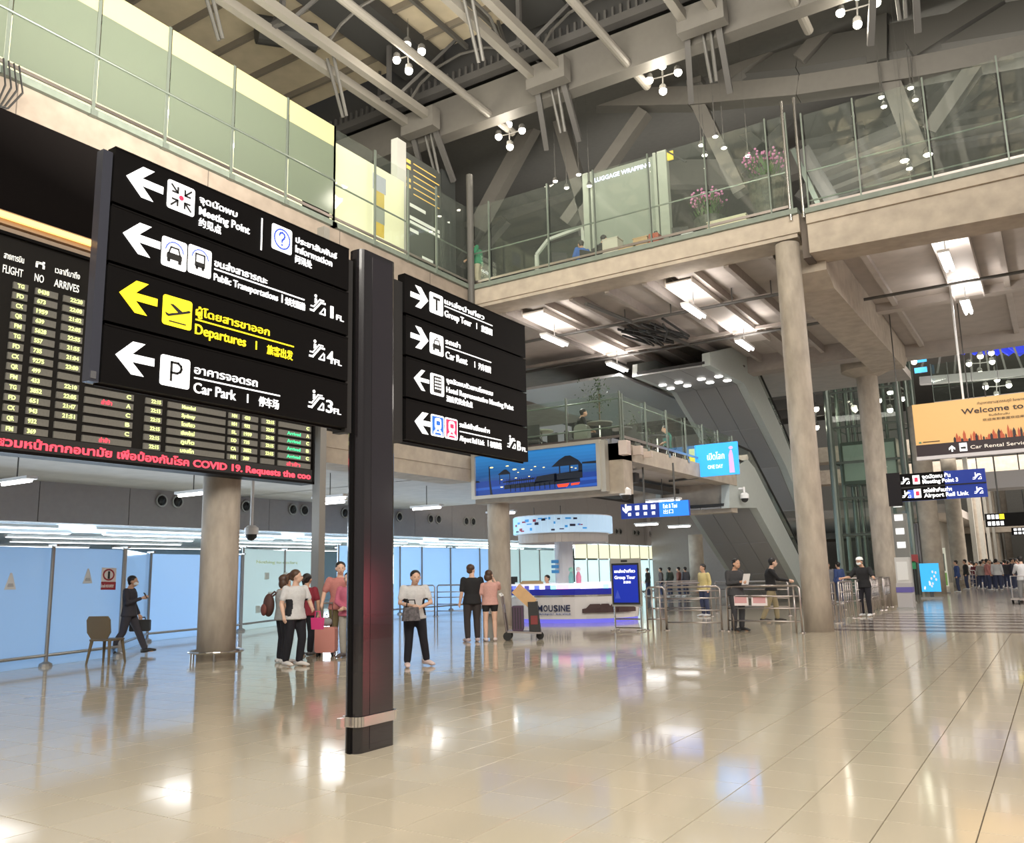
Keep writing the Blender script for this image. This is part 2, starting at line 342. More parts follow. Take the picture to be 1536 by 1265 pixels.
# trough light reflectors (lit bright by the tubes under them)
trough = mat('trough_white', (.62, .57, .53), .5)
for i, (x, y0, y1) in enumerate(((-13.3, 22.6, 30.5), (-8.4, 22.6, 30.5), (-1.45, 23.2, 29.3))):
    t = MB().box(x-.38, x+.38, y0, y1, 9.70, 9.74); t.box(x-.42, x-.38, y0, y1, 9.62, 9.98); t.box(x+.38, x+.42, y0, y1, 9.62, 9.98)
    struct(t.build('ceiling_trough', trough))
# corbel beam from the front column back to the next one
cb = MB(); cb.prism([(22.0, 9.75), (22.0, 9.0), (22.8, 8.72), (35.2, 8.95), (36.7, 9.75), (36.7, 10.0), (22, 10.0)], (-5.35, 0, 0), (0, 1, 0), (0, 0, 1), 1.15)
struct(cb.build('corbel_beam', concrete))
cap = MB().rings([(-5.75, 36.2, 9.0, .42, .42), (-5.75, 36.2, 9.25, .95, .95), (-5.75, 36.2, 9.9, .95, .95)], 24); struct(cap.build('column_capital', concrete))
# ---------------------------------------------------------------- mezzanine
XM = -9.85
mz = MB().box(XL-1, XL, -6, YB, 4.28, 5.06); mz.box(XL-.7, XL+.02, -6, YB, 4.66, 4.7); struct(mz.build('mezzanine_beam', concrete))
struct(MB().box(XL, XM, YB+.1, YB+.7, 3.62, 5.02).build('mezzanine_front_beam', concrete))
struct(MB().box(XM-.55, XM, YB+.1, 31.4, 4.55, 5.02).build('mezzanine_side_beam', concrete))
struct(MB().box(XL-14, XM-.5, YB+.6, 31.4, 4.62, 5.0).build('mezzanine_slab', soffit_m))
struct(MB().box(XL-14, XL-1, -6, YB+.7, 4.62, 5.0).build('mezzanine_slab_left', soffit_m))
struct(MB().box(XM-3.9, XM-.05, 30.7, 31.4, 3.55, 5.0).build('mezzanine_end_beam', concrete))
ddd = MB()
for k in range(6): ddd.box(XM-4.6+k*.12, XM-4.53+k*.12, 22.3, 30.6, 4.30, 4.36)
ddd.box(XM-3.6, XM-.9, 24.2, 24.5, 4.2, 4.5); ddd.box(XM-2.6, XM-1.9, 22.4, 30.4, 4.32, 4.5)
struct(ddd.build('ceiling_ducts', steel_d))
# ---------------------------------------------------------------- far left wall with air nozzles, arrivals hall behind
WX = -26.0
polem0 = mat('mullion_grey', (.3, .3, .28), .4, metal=.5)
wl = struct(MB().box(WX-.3, WX, -4, 92, 3.38, 9.5).build('wall_left', mat('panel_joint', (.06, .055, .055), .8)))
ORD = 'first second third fourth fifth sixth seventh eighth ninth tenth eleventh twelfth thirteenth fourteenth fifteenth sixteenth'.split()
seams = [at_x(px, 760, WX).y for px in (-120, -30, 57, 147, 228)]; st = 3.0
k = 0; y = at_x(57, 760, WX).y-2*3.02
while y < 70:
    pb = MB().box(WX, WX+.03, y+.012, y+3.02-.012, 3.38, 6.4).build('wall_panel', greywall, wl)
    if 15 < y < 60:
        n = empty('air_nozzles', (WX+.06, y+1.5, 4.27), label='%s pair of round black air nozzles on the grey wall, counted from the left' % ORD[k], cat='air vent', group='air nozzle pairs along the grey wall'); k += 1
        for s in (-.32, .32):
            rg = MB()
            for q in range(16):
                a, b = 2*PI*q/16, 2*PI*(q+1)/16; rg.bar((.02, s+.2*math.cos(a), .2*math.sin(a)), (.02, s+.2*math.cos(b), .2*math.sin(b)), .05, .05, up=(1, 0, 0))
            rg.build('ring', alu, n)
            MB().tube([(.0, s, 0), (.05, s, -.01), (.09, s+.03, -.03)], [.17, .13, .09], 14).build('nozzle', blackm, n)
    y += 3.02
# arrivals hall beyond the glass: ceiling with white light strips, back wall
struct(MB().box(-46, WX-.3, -6, 92, 3.42, 3.6).build('ceiling_arrivals', mat('arr_ceiling', (.5, .6, .7), .6)))
struct(MB().box(-46.2, -46, -6, 92, 0, 3.6).build('wall_arrivals', mat('arr_wall', (.45, .6, .75), .6)))
strip_e = mat('strip_light', (1, 1, 1), .5, emit=5, ecol=(.9, .95, 1))
for k, x in enumerate((-27.4, -30, -33, -36.5, -41)):
    for q in range(6 if k < 3 else 5):
        y0 = -2+q*9.5+(k % 2)*2; t = empty('strip_light', (x, y0, 3.30), label='long white strip light under the arrivals hall ceiling', cat='ceiling light', group='strip lights of the arrivals hall')
        MB().box(-.12, .12, 0, 8.2, 0, .10).build('housing', whitep, t); MB().box(-.10, .10, .05, 8.15, -.03, 0).build('diffuser', strip_e, t)
wy0, wy1 = at_x(862, 830, -25.9).y, at_x(1034, 840, -25.9).y
struct(MB().box(-26.1, -26.0, wy0, wy1, 0, .1).build('window_1', polem0))
for k in range(12):
    ya, yb = wy0+(wy1-wy0)*k/12, wy0+(wy1-wy0)*(k+1)/12
    MB().box(-25.95, -25.9, ya+.04, yb-.04, .1, 2.3).build('window_pane', gl_frost2, bpy.data.objects['window_1']); MB().box(-25.97, -25.86, yb-.03, yb+.03, 0, 3.38).build('mullion', polem0, bpy.data.objects['window_1'])
ww = mat('lit_window', (.95, .95, .7), .5, emit=.85, ecol=(1, 1, .68))
for k in range(12):
    MB().box(-25.95, -25.9, wy0+(wy1-wy0)*k/12+.05, wy0+(wy1-wy0)*(k+1)/12-.05, 2.4, 3.3).build('window_pane', ww, bpy.data.objects['window_1'])
# ---------------------------------------------------------------- the black directional sign
SXP = -5.3
sg = empty('directional_sign', (-5.42, 6.01, 0), label='big black directional sign with white and yellow arrows on a thick glossy post', cat='sign')
# post: rounded upright with side channels
prof = []
for cx, cy, a in ((.07, .25, 0), (.01, .25, 90), (.01, -.14, 180), (.07, -.14, 270)):
    prof += [(cx+.06*math.cos(math.radians(a+t)), cy+.06*math.sin(math.radians(a+t))) for t in (0, 22, 45, 68, 90)]
MB().prism(prof, (0, 0, 0), (1, 0, 0), (0, 1, 0), 4.60).build('post', black2, sg)
f = MB()
for s in (-1, 1):
    f.box(.02, .06, s*.255+.05-.012, s*.255+.05+.012, 0, 4.5)
f.build('channel', black, sg)
# centre band on the face of the post
MB().box(.128, .133, -.05, .24, .02, 4.55).build('face_panel', mat('post_face', (.018, .014, .017), .13, coat=.8), sg)
gb = MB(); n = len(prof)
for (x0, y0), (x1, y1) in zip(prof, prof[1:]+prof[:1]):
    gb.bar(((x0-.04)*1.16+.04, y0*1.06, .265), ((x1-.04)*1.16+.04, y1*1.06, .265), .02, .085)
gb.box(.0, .05, -.33, -.27, .22, .31); gb.build('guard_band', mat('band_steel', (.75, .72, .7), .12, metal=1), sg)
ROWS = [4.54, 4.108, 3.676, 3.244]; RH = .424; PANELS = []
for (y0, y1) in ((3.27, 5.645), (6.46, 8.80)):
    for r, z in enumerate(ROWS):
        yy0 = y0 + (.02 if y0 > 6 and r else 0)
        b = MB().box(.05, .118, yy0-6.01, y1-6.01, z-RH+.014, z); b.box(.10, .121, yy0-6.01, y1-6.01, z-.012, z); PANELS.append(b.build('sign_panel', black, sg))
    MB().box(.03, .049, y0-6.01, y1-6.01, 2.82, 4.54).build('sign_back', black, sg)
    MB().box(-.06, .09, (5.645 if y0 < 6 else 6.30)-6.01, (5.73 if y0 < 6 else 6.46)-6.01, 2.80, 4.45).build('bracket', blackm, sg)
MB().box(.03, .105, 3.19-6.01, 3.262-6.01, 2.83, 4.49).build('end_post', mat('end_post_blue', (.035, .037, .05), .3, coat=.5), sg)
MB().box(.102, .11, 3.20-6.01, 3.24-6.01, 2.85, 2.90).build('clip', inox, sg)
PX = SXP+.0215-.02
def pan(y, z):
    r = max([i for i in range(4) if ROWS[i] > z+.03] or [0]); return PANELS[(0 if y < 6 else 4)+r]
def st(s, y0, y1, z, h, m=white_e, bold=.006):
    text(s, (SXP+.003, y0, z), (0, 1, 0), (1, 0, 0), h, y1-y0, m, pan(y0, z), bold=bold)
def dec(name, polys, y0, z0, w, h, m, depth=.004, x=SXP+.0015, parent=None, flip=False):
    mb = MB()
    for p in polys: mb.prism([((1-a) if flip else a, b) for a, b in p][::(-1 if flip else 1)], (x, y0, z0), (0, w, 0), (0, 0, h), depth)
    return mb.build(name, m, parent or pan(y0, z0), world=True)
IH = .225
def icon(y0, z0, w=.24, m=white_e): return dec('pictogram_plate', [rrect(0, 1, 0, 1, .09)], y0, z0, w, IH, m, .003)
def glyph(polys, y0, z0, m=icon_k, w=.24): return dec('pictogram', polys, y0, z0, w, IH, m, .004, x=SXP+.0045)
def arrow(z, y0=3.36, w=.30, h=.235, m=white_e, flip=False, thin=False):
    P = ARROW if not thin else [(0, .5), (.5, 1), (.72, 1), (.36, .6), (1, .6), (1, .42), (.36, .42), (.72, 0), (.5, 0)]
    dec('arrow', [P], y0, z, w, h, m, flip=flip)
MEET = []
for sx, sy in ((1, 1), (-1, 1), (1, -1), (-1, -1)):
    c = (.5+sx*.13, .5+sy*.13); e = (.5+sx*.36, .5+sy*.36)
    MEET += stroke([e, c], .06)+stroke([(c[0]+sx*.19, c[1]), c, (c[0], c[1]+sy*.19)], .06)
CAR = [rrect(.2, .8, .28, .5, .06), *stroke([(.27, .47), (.35, .70), (.65, .70), (.73, .47)], .05), rrect(.22, .34, .18, .3, .03), rrect(.66, .78, .18, .3, .03)]
ARC = stroke([(.5+.36*math.cos(math.radians(a)), .53+.36*math.sin(math.radians(a))) for a in range(10, 175, 20)], .035)
BUS = [rrect(.28, .72, .28, .46, .05), *stroke([(.31, .44), (.31, .74), (.69, .74), (.69, .44)], .05), rrect(.32, .42, .2, .32, .03), rrect(.58, .68, .2, .32, .03)]
RING = stroke([(.5+.38*math.cos(math.radians(a)), .5+.38*math.sin(math.radians(a))) for a in range(0, 361, 15)], .055)
QM = stroke([(.36, .62), (.40, .72), (.5, .76), (.6, .72), (.63, .62), (.57, .52), (.5, .46), (.5, .38)], .07)+[circ(.5, .27, .045, 8)]
PLANE = [[(.08, .42), (.2, .38), (.34, .44), (.52, .5), (.24, .72), (.34, .74), (.66, .56), (.88, .66), (.95, .64), (.9, .58), (.2, .3), (.12, .33), (.08, .42)][::-1], [(.22, .13), (.22, .17), (.8, .17), (.8, .13)][::-1]]
PP = stroke([(.36, .2), (.36, .8), (.58, .8), (.68, .72), (.7, .62), (.66, .52), (.56, .46), (.36, .46)], .075)
ESC = stroke([(.02, .12), (.22, .12), (.68, .62), (.95, .62)], .09)+stroke([(.05, .32), (.22, .32), (.6, .74), (.86, .74)], .06)+[circ(.34, .86, .08, 8), [(.28, .5), (.28, .74), (.42, .74), (.42, .6)][::-1]]+stroke([(.62, .08), (.95, .08), (.95, .36)], .07)+stroke([(.62, .08), (.9, .4)], .05)
def icons_esc(z, y=5.16):
    dec('escalator_pictogram', ESC, y, z, .19, .19, white_e)
def vbar(y, z, h=.07, m=white_e): dec('divider', [[(0, 0), (1, 0), (1, 1), (0, 1)]], y, z, .012, h, m)
def line(y0, y1, z, m=white_e, t=.011): dec('rule', [[(0, 0), (1, 0), (1, 1), (0, 1)]], y0, z, y1-y0, t, m)
# row 1
arrow(4.235); icon(3.695, 4.24); glyph(MEET, 3.695, 4.24); glyph([circ(.5, .5, .085)], 3.695, 4.24, icon_r)
st('จุดนัดพบ', 3.98, 4.34, 4.385, .052); st('Meeting Point', 3.98, 4.47, 4.285, .066); st('约见点', 3.98, 4.19, 4.195, .055)
vbar(4.59, 4.19, .28); icon(4.705, 4.245, .225); glyph(RING+QM, 4.705, 4.245, icon_b, .225)
st('ประชาสัมพันธ์', 4.975, 5.48, 4.385, .052); st('Information', 4.975, 5.42, 4.295, .066); st('问讯处', 4.975, 5.17, 4.205, .055)
# row 2
arrow(3.805); icon(3.672, 3.785, .215); icon(3.90, 3.795, .21); glyph(CAR, 3.672, 3.785, w=.215); glyph(ARC, 3.672, 3.785, icon_b, w=.215); glyph(BUS, 3.90, 3.795, w=.21); glyph(ARC, 3.90, 3.80, icon_b, w=.21)
st('ขนส่งสาธารณะ', 4.14, 4.67, 3.915, .055); line(4.14, 5.09, 3.885); st('Public Transportations', 4.14, 4.79, 3.80, .058); vbar(4.83, 3.80); st('公共交通运输', 4.87, 5.10, 3.80, .052)
icons_esc(3.80); st('1', 5.41, 5.445, 3.81, .115); st('FL', 5.485, 5.58, 3.81, .05)
# row 3, yellow
arrow(3.37, m=yellow_e); icon(3.705, 3.345, .25, yellow_e); glyph(PLANE, 3.705, 3.345, w=.25)
st('ผู้โดยสารขาออก', 3.99, 4.71, 3.48, .062, yellow_e); line(3.99, 4.98, 3.44, yellow_e); st('Departures', 3.99, 4.47, 3.335, .08, yellow_e); vbar(4.57, 3.335, .07, yellow_e); st('旅客出发', 4.69, 4.97, 3.33, .062, yellow_e)
icons_esc(3.385); st('4', 5.375, 5.455, 3.39, .115, bold=.01); st('FL', 5.47, 5.56, 3.39, .05)
# row 4
arrow(2.925); icon(3.71, 2.895, .25); glyph(PP, 3.71, 2.895, w=.25)
st('อาคารจอดรถ', 4.0, 4.60, 3.03, .062); line(4.0, 4.84, 2.99); st('Car Park', 4.0, 4.39, 2.885, .08); vbar(4.50, 2.885); st('停车场', 4.62, 4.83, 2.885, .062)
icons_esc(2.935); st('3', 5.375, 5.455, 2.94, .115, bold=.01); st('FL', 5.47, 5.56, 2.94, .05)
# right-hand panels
TT = [[(.25, .82), (.25, .7), (.44, .7), (.44, .18), (.56, .18), (.56, .7), (.75, .7), (.75, .82)][::-1]]
for z in (4.23, 3.795): arrow(z, 6.55, .29, .23, flip=True)
icon(6.865, 4.235, .235); glyph(TT, 6.865, 4.235, w=.235)
st('แหล่งนำเที่ยว', 7.13, 7.89, 4.395, .055); line(7.13, 8.06, 4.36); st('Group Tour', 7.13, 7.63, 4.25, .075); vbar(7.73, 4.25); st('旅游团', 7.83, 8.05, 4.25, .06)
icon(6.865, 3.79, .235); glyph(CAR+[circ(.5, .8, .05, 8)], 6.865, 3.79, w=.235)
st('รถเช่า', 7.14, 7.41, 3.95, .055); line(7.14, 8.02, 3.91); st('Car Rent', 7.14, 7.54, 3.79, .08); vbar(7.68, 3.79); st('汽车租赁', 7.76, 8.01, 3.79, .06)
arrow(3.365, 6.60, .25, .215, thin=True); icon(6.87, 3.355, .235)
glyph([rrect(.22, .78, .12, .9, .05)], 6.87, 3.355, icon_k, .235)
dec('pictogram_windows', [rrect(.3+.16*(i % 3), .4+.16*(i % 3), .28+.15*(i//3), .36+.15*(i//3), .02) for i in range(12)], 6.87, 3.355, .235, IH, white_e, .003, x=SXP+.0085)
st('จุดนัดพบตัวแทนโรงแรม', 7.15, 8.04, 3.525, .052); st('Hotel Representative Meeting Point', 7.15, 8.48, 3.42, .062); st('酒店代表会合点', 7.15, 7.63, 3.325, .052)
arrow(2.92, 6.61, .30, .22)
wh_poly = [[(.08, .08), (.92, .08), (.92, .92), (.08, .92)][::-1]]
TRAIN = [rrect(.26, .74, .34, .86, .14)]+stroke([(.4, .34), (.2, .12)], .09)+stroke([(.6, .34), (.8, .12)], .09)+stroke([(.2, .2), (.8, .2)], .06)
for y0, m_ in ((6.875, mat('icon_blue_lit', (.02, .12, .5), .5, emit=.8)), (7.115, mat('icon_red_lit', (.85, .03, .1), .5, emit=.8))):
    icon(y0, 2.92, .225); dec('pictogram_field', wh_poly, y0, 2.92, .225, IH, m_, .003, x=SXP+.0055)
    dec('pictogram', TRAIN, y0, 2.92, .225, IH, white_e, .003, x=SXP+.0085); dec('pictogram', [rrect(.36, .64, .52, .72, .05)], y0, 2.92, .225, IH, m_, .003, x=SXP+.0115)
st('รถไฟฟ้าเชื่อมท่าฯ', 7.38, 7.96, 3.075, .052); line(7.38, 8.20, 3.02); st('Airport Rail Link', 7.38, 7.85, 2.925, .06); vbar(7.92, 2.925); st('机场快线', 7.97, 8.20, 2.925, .055)
dec('escalator_pictogram', ESC, 8.33, 2.95, .18, .17, white_e); st('B', 8.55, 8.63, 2.95, .115); st('FL', 8.66, 8.76, 2.95, .05)
# ---------------------------------------------------------------- flight arrivals board
FX = -13.2
fb = empty('flight_board', (FX, 8, 3.4), label='huge black flight arrivals board with lit grey cells and a red ticker', cat='display board')
yR = at_x(470, 727, FX).y; zB = at_x(470, 727, FX).z; zT = at_x(0, 345, FX).z; yL = 2.0
boardm = mat('board_black', (.013, .012, .011), .6, spec=.15); cellm = mat('cell_grey', (.13, .125, .11), .6, emit=.05, ecol=(.8, .75, .6), noise=.1, nscale=40)
led_y = mat('led_yellow', (.8, .9, .3), .5, emit=1.1, ecol=(.85, 1, .35)); led_r = mat('led_red', (1, .06, .08), .5, emit=1.3, ecol=(1, .07, .12)); led_g = mat('led_green', (.05, .8, .35), .5, emit=.8, ecol=(.1, .9, .4)); led_w = mat('led_white', (.9, .9, .85), .5, emit=.5)
def fbuild(mb, n, m): return mb.build(n, m, fb, world=True)
fbuild(MB().box(FX-.35, FX-.02, yL, yR, zB, zT), 'housing', boardm)
fbuild(MB().box(FX-.02, FX+.03, yL, yR, zB, zB+.05).box(FX-.02, FX+.03, yR-.05, yR, zB, zT).box(FX-.02, FX+.03, yL, yR, zT-.05, zT), 'frame', black)
# cell rows: pitch measured along the board
z_first = at_x(20, 437, FX).z; 
colsL = [(-75, -40, 'TG'), (1, 24, 'c'), (36, 71, 'no'), (80, 113, 'time'), (123, 197, 'wide')]
colsR = [(215, 240, 'time'), (249, 336, 'city'), (341, 357, 'tg'), (362, 385, 'no'), (391, 411, 'time'), (417, 465, 'remark')]
rowz = []
za = at_x(45, 658, FX).z+.02; zb = at_x(53, 437, FX).z; rows_n = 15
pitch = (at_x(60, 450, FX).z-at_x(45, 660, FX).z)/14
z0r = at_x(40, 652, FX).z
FL = ['TG', 'PG', 'NH', 'FD', 'SQ', 'MH', 'CX', 'KE', 'SL', 'QR', 'VZ', 'DD', 'FM', 'WE', 'CA']
NO = ['0438', '673', '1959', '639', '5628', '557', '735', '9275', '499', '433', '3852', '651', '943', '932', '369']
TM = ['22:20', '22:00', '21:02', '22:05', '22:55', '21:55', '21:04', '23:00', '', '22:10', '22:05', '21:47', '21:51', '', '']
for group_, cols, ref in (('L', colsL, 655), ('R', colsR, 690)):
    for (xa, xb, kind_) in cols:
        refy = 655 if group_ == 'L' else 680
        ya, yb = at_x(xa, refy, FX).y, at_x(xb, refy, FX).y
        if group_ == 'R': ya, yb = at_x(xa, 668+(xa-215)*.11, FX).y, at_x(xb, 668+(xb-215)*.11, FX).y
        me = None
        for r in range(rows_n):
            z = z0r+pitch*r
            if me is None:
                o = fbuild(MB().box(FX-.02, FX+.012, ya, yb, z, z+pitch*.66), 'display_cell', cellm); me = o
            else:
                c = me.copy(); COL.objects.link(c); c.parent = fb; c.location = (0, 0, pitch*r); o = c
            q = rows_n-1-r; s = None; m_ = led_y; h = pitch*.42; wa = ya+.06; wb = yb-.06
            if kind_ in ('c', 'tg', 'TG'): s = FL[(q*3+(5 if group_ == 'R' else 0)) % 15]; wa = ya+.25*(yb-ya); wb = ya+.72*(yb-ya)
            if kind_ == 'no': s = NO[q if group_ == 'L' else (q*4+3) % 15]; wb = ya+(.58 if len(s) > 3 else .45)*(yb-ya); wa = ya+.03
            if kind_ == 'time':
                s = TM[q] if group_ == 'L' else ['22:05', '22:10', '22:15', '22:20', '22:30', '22:35'][(q+r) % 6]; wa = ya+.3*(yb-ya); wb = ya+.88*(yb-ya)
                if group_ == 'R' and xa > 300 and r == 0: s = ''
            if kind_ == 'city': s = ['มอสโก', 'ภูเก็ต', 'เชียงใหม่', 'โตเกียว', 'Sydney', 'Mumbai'][r % 6]; wa = ya+.22*(yb-ya); wb = ya+.45*(yb-ya)
            if kind_ == 'wide':
                if r in (0, 4): s = 'ล่าช้า'; m_ = led_r; wa = ya+.32*(yb-ya); wb = ya+.54*(yb-ya)
                elif r in (11, 12, 14, 9): s = 'ARR'; m_ = led_g; wa = ya+.4*(yb-ya); wb = ya+.55*(yb-ya)
            if kind_ == 'remark':
                s = 'Arrived'; m_ = led_g; wa = ya+.24*(yb-ya); wb = ya+.66*(yb-ya)
                if r == 0: s = 'ล่าช้า'; m_ = led_r
                if r == 5: s = None
            if s: text(s, (FX+.02, wa, z+pitch*.14), (0, 1, 0), (1, 0, 0), h, wb-wa, m_, o, name='lettering', bold=.02)
            if kind_ in ('wide', 'remark') and r in (1, 2, 3, 4, 5): text(str('CCBCA'[r % 5]), (FX+.02, yb-.14, z+pitch*.14), (0, 1, 0), (1, 0, 0), h, .08, led_y, o, bold=.03)
for (s1, s2, xa, xb) in (('สายการบิน', 'FLIGHT', 1, 32), ('ที่', 'NO', 50, 64), ('เวลาที่มาถึง', 'ARRIVES', 80, 118), ('หมายเหตุ', 'REMARKS', 135, 190)):
    ya, yb = at_x(xa, 435, FX).y, at_x(xb, 435, FX).y; zt = z0r+pitch*15.1
    text(s1, (FX+.01, ya, zt+.26), (0, 1, 0), (1, 0, 0), .10, yb-ya, led_w, fb, bold=.01); text(s2, (FX+.01, ya, zt+.03), (0, 1, 0), (1, 0, 0), .13, yb-ya, led_w, fb, bold=.005)
fbuild(MB().box(FX-.02, FX+.015, yL, yR, zB+.05, zB+.30), 'ticker_strip', blackm)
text('เปิดบริการ ขอความร่วมมือผู้โดยสารทุกท่านสวมหน้ากากอนามัย เพื่อป้องกันโรค COVID 19. Requests the coo', (FX+.02, yL+.4, zB+.10), (0, 1, 0), (1, 0, 0), .13, yR-yL-.5, led_r, fb, bold=.03)
# black box in place of the shaded recess above the board, with glowing orange cove
struct(MB().box(XL-.15, FX-.5, -6, 13.3, 7.35, 9.15).build('recess_shade_box', mat('recess_shade_black', (.006, .005, .005), .9, spec=.05)))
struct(MB().box(FX-.8, FX-.05, -6, 13.2, zT-.02, zT+.10).build('recess_ledge', mat('ledge', (.35, .27, .2), .6)))
cv = empty('cove_light', (FX-.3, 4, 7.6), label='warm orange cove light line above the flight board', cat='light')
cz = at_x(75, 345, FX-.25).z
MB().box(FX-.28, FX-.22, -6, 13.1, cz-.045, cz+.045).build('glow_strip', mat('amber_lamp', (1, .6, .2), .5, emit=2.2, ecol=(1, .55, .16)), cv, world=True)
MB().box(FX-.6, FX-.30, -6, 13.1, cz-.12, cz+.10).build('channel', mat('cove_channel', (.4, .3, .2), .5), cv, world=True)
# ---------------------------------------------------------------- balustrades
def balustrade(name, posts, z0, ztop, glass, label, side, rails=(1.05,), zg=0.12, post_w=.07, extra=.18, pm_=greenst, split=None):
    p0 = Vector(posts[0]); r = empty(name, (p0.x, p0.y, z0), label=label, cat='glass railing')
    for p in posts:
        b = MB().bar((p[0], p[1], z0-extra), (p[0], p[1], ztop+.04), post_w, post_w*.55, up=(1, 0, 0)); b.box(p[0]-.07, p[0]+.07, p[1]-.07, p[1]+.07, z0-extra-.02, z0-extra+.10)
        b.build('post', pm_, r, world=True)
    for a, c in zip(posts, posts[1:]):
        a2 = Vector((*a, 0)); c2 = Vector((*c, 0)); d = (c2-a2).normalized()*.05; off = Vector(side)*.05
        for (u0, u1, gm) in (split or [(z0+zg, ztop, glass)]):
            q = MB(); s0 = a2+d+off; s1 = c2-d+off
            q.bar((s0.x, s0.y, (u0+u1)/2), (s1.x, s1.y, (u0+u1)/2), .012, u1-u0); q.build('pane', gm, r, world=True)
        q = MB()
        for h in rails: q.tube([(a2.x+off.x*1.9, a2.y+off.y*1.9, z0+h), (c2.x+off.x*1.9, c2.y+off.y*1.9, z0+h)], .024, 8)
        q.build('rail', pm_, r, world=True)
        q = MB().bar((a2.x, a2.y, z0+.06), (c2.x, c2.y, z0+.06), .03, .07); q.build('shoe', inox2, r, world=True)
    return r
ys = [at_x(px, py, XL+.05).y for px, py in ((8, 90), (140, 155), (247, 205), (346, 255), (428, 290), (500, 328), (562, 358), (612, 385), (655, 405))]
ys = [ys[0]-2.2*3, ys[0]-2.2*2, ys[0]-2.2]+ys+[YB-.05]
balustrade('glass_railing', [(XL+.05, y) for y in ys[:9]], 10.55, 13.12, gl_green, 'tall smoky green glass railing on the left upper balcony in front of the cream shop', (.5, 0, 0), split=[(10.67, 12.55, gl_green), (12.55, 13.12, gl_cream)])
balustrade('glass_railing', [(XL+.05, y) for y in ys[8:]], 10.55, 13.12, gl_clear, 'clear end of the left balcony railing before the dark directory board', (-1, 0, 0))
xs = [at_y(px, py, YB).x for px, py in ((735, 420), (824, 395), (894, 375), (977, 350), (1063, 330), (1157, 310))]
balustrade('glass_railing', [(XL+.12, YB)]+[(x, YB) for x in xs]+[(-4.75, YB)], 10.55, 13.15, gl_clear, 'tall clear glass railing on the upper balcony before the luggage wrapping booth', (0, 1, 0), rails=(1.05, .12))
xs = [at_y(px, py, YB).x for px, py in ((1292, 292), (1400, 268), (1514, 240))]
balustrade('glass_railing', [(-4.35, YB)]+[(x, YB) for x in xs]+[(2.6, YB)], 10.42, 13.0, gl_clear, 'tall clear glass railing on the balcony right of the round concrete column', (0, 1, 0), rails=(1.05, .25))
# mezzanine railing
balustrade('glass_railing', [(XL+.1, YB+.15), (-13.0, YB+.15), (-11.6, YB+.15), (XM-.05, YB+.15)], 5.15, 6.45, gl_mez, 'low glass railing on the mezzanine above the blue seaside poster', (0, 1, 0), rails=(1.15, .35))
balustrade('glass_railing', [(XM-.05, YB+.3+1.62*k) for k in range(7)], 5.15, 6.40, gl_mez, 'low glass railing along the mezzanine side running back to the escalators', (-1, 0, 0), rails=(1.12,))
# corner downpipe-like pole at the balcony corner
struct(MB().tube([(XL+.12, YB-.14, 9.4), (XL+.12, YB-.14, 14.2)], .11, 12).build('corner_pole', steel_m))
for dx in (-.18, .14): struct(MB().tube([(-4.62+dx, YB-.06, 10.2), (-4.62+dx, YB-.06, 13.5)], .04, 10).build('gate_post', inox))
cbl = empty('hanging_cables', (XL+.2, 7.0, 9.6), label='loop of black cables hanging off the left balcony edge at the picture border', cat='cable')
for k in range(4): MB().tube([(XL+.16, 6.85+.09*k, 10.6), (XL+.2, 6.9+.10*k, 10.1), (XL+.2, 6.8+.06*k, 9.7), (XL+.1, 6.4, 9.45-.03*k)], .018, 6).build('cable', blackm, cbl, world=True)
# cream shop front behind the left balcony
cream = mat('cream_wall', (.82, .80, .56), .6); creamg = mat('lightbox_cream', (.9, .88, .6), .6, emit=.85, ecol=(1, .97, .66))
sh = empty('shop_front', (-18.6, 8, 10.5), label='cream lit shop front behind the smoky glass of the left balcony', cat='shop')
MB().box(-19, -18.6, -6, 17.6, 10.5, 14.2).build('wall', cream, sh, world=True)
MB().box(-18.6, -18.5, -6, 17.6, 12.5, 14.1).build('lightbox', creamg, sh, world=True)
for k in range(9): MB().box(-18.49, -18.42, -2+2.4*k, -1.5+2.4*k, 13.6, 13.7).build('downlight', tube_e, sh, world=True)
struct(MB().box(-30, XL-.9, -6, 36, 10.4, 10.5).box(XL-.9, 4, YB+.5, 36, 10.4, 10.5).build('floor_upper', granite))
struct(MB().box(-4.9, 4, 36, 36.7, 10.4, 10.5).build('floor_upper_edge', granite))
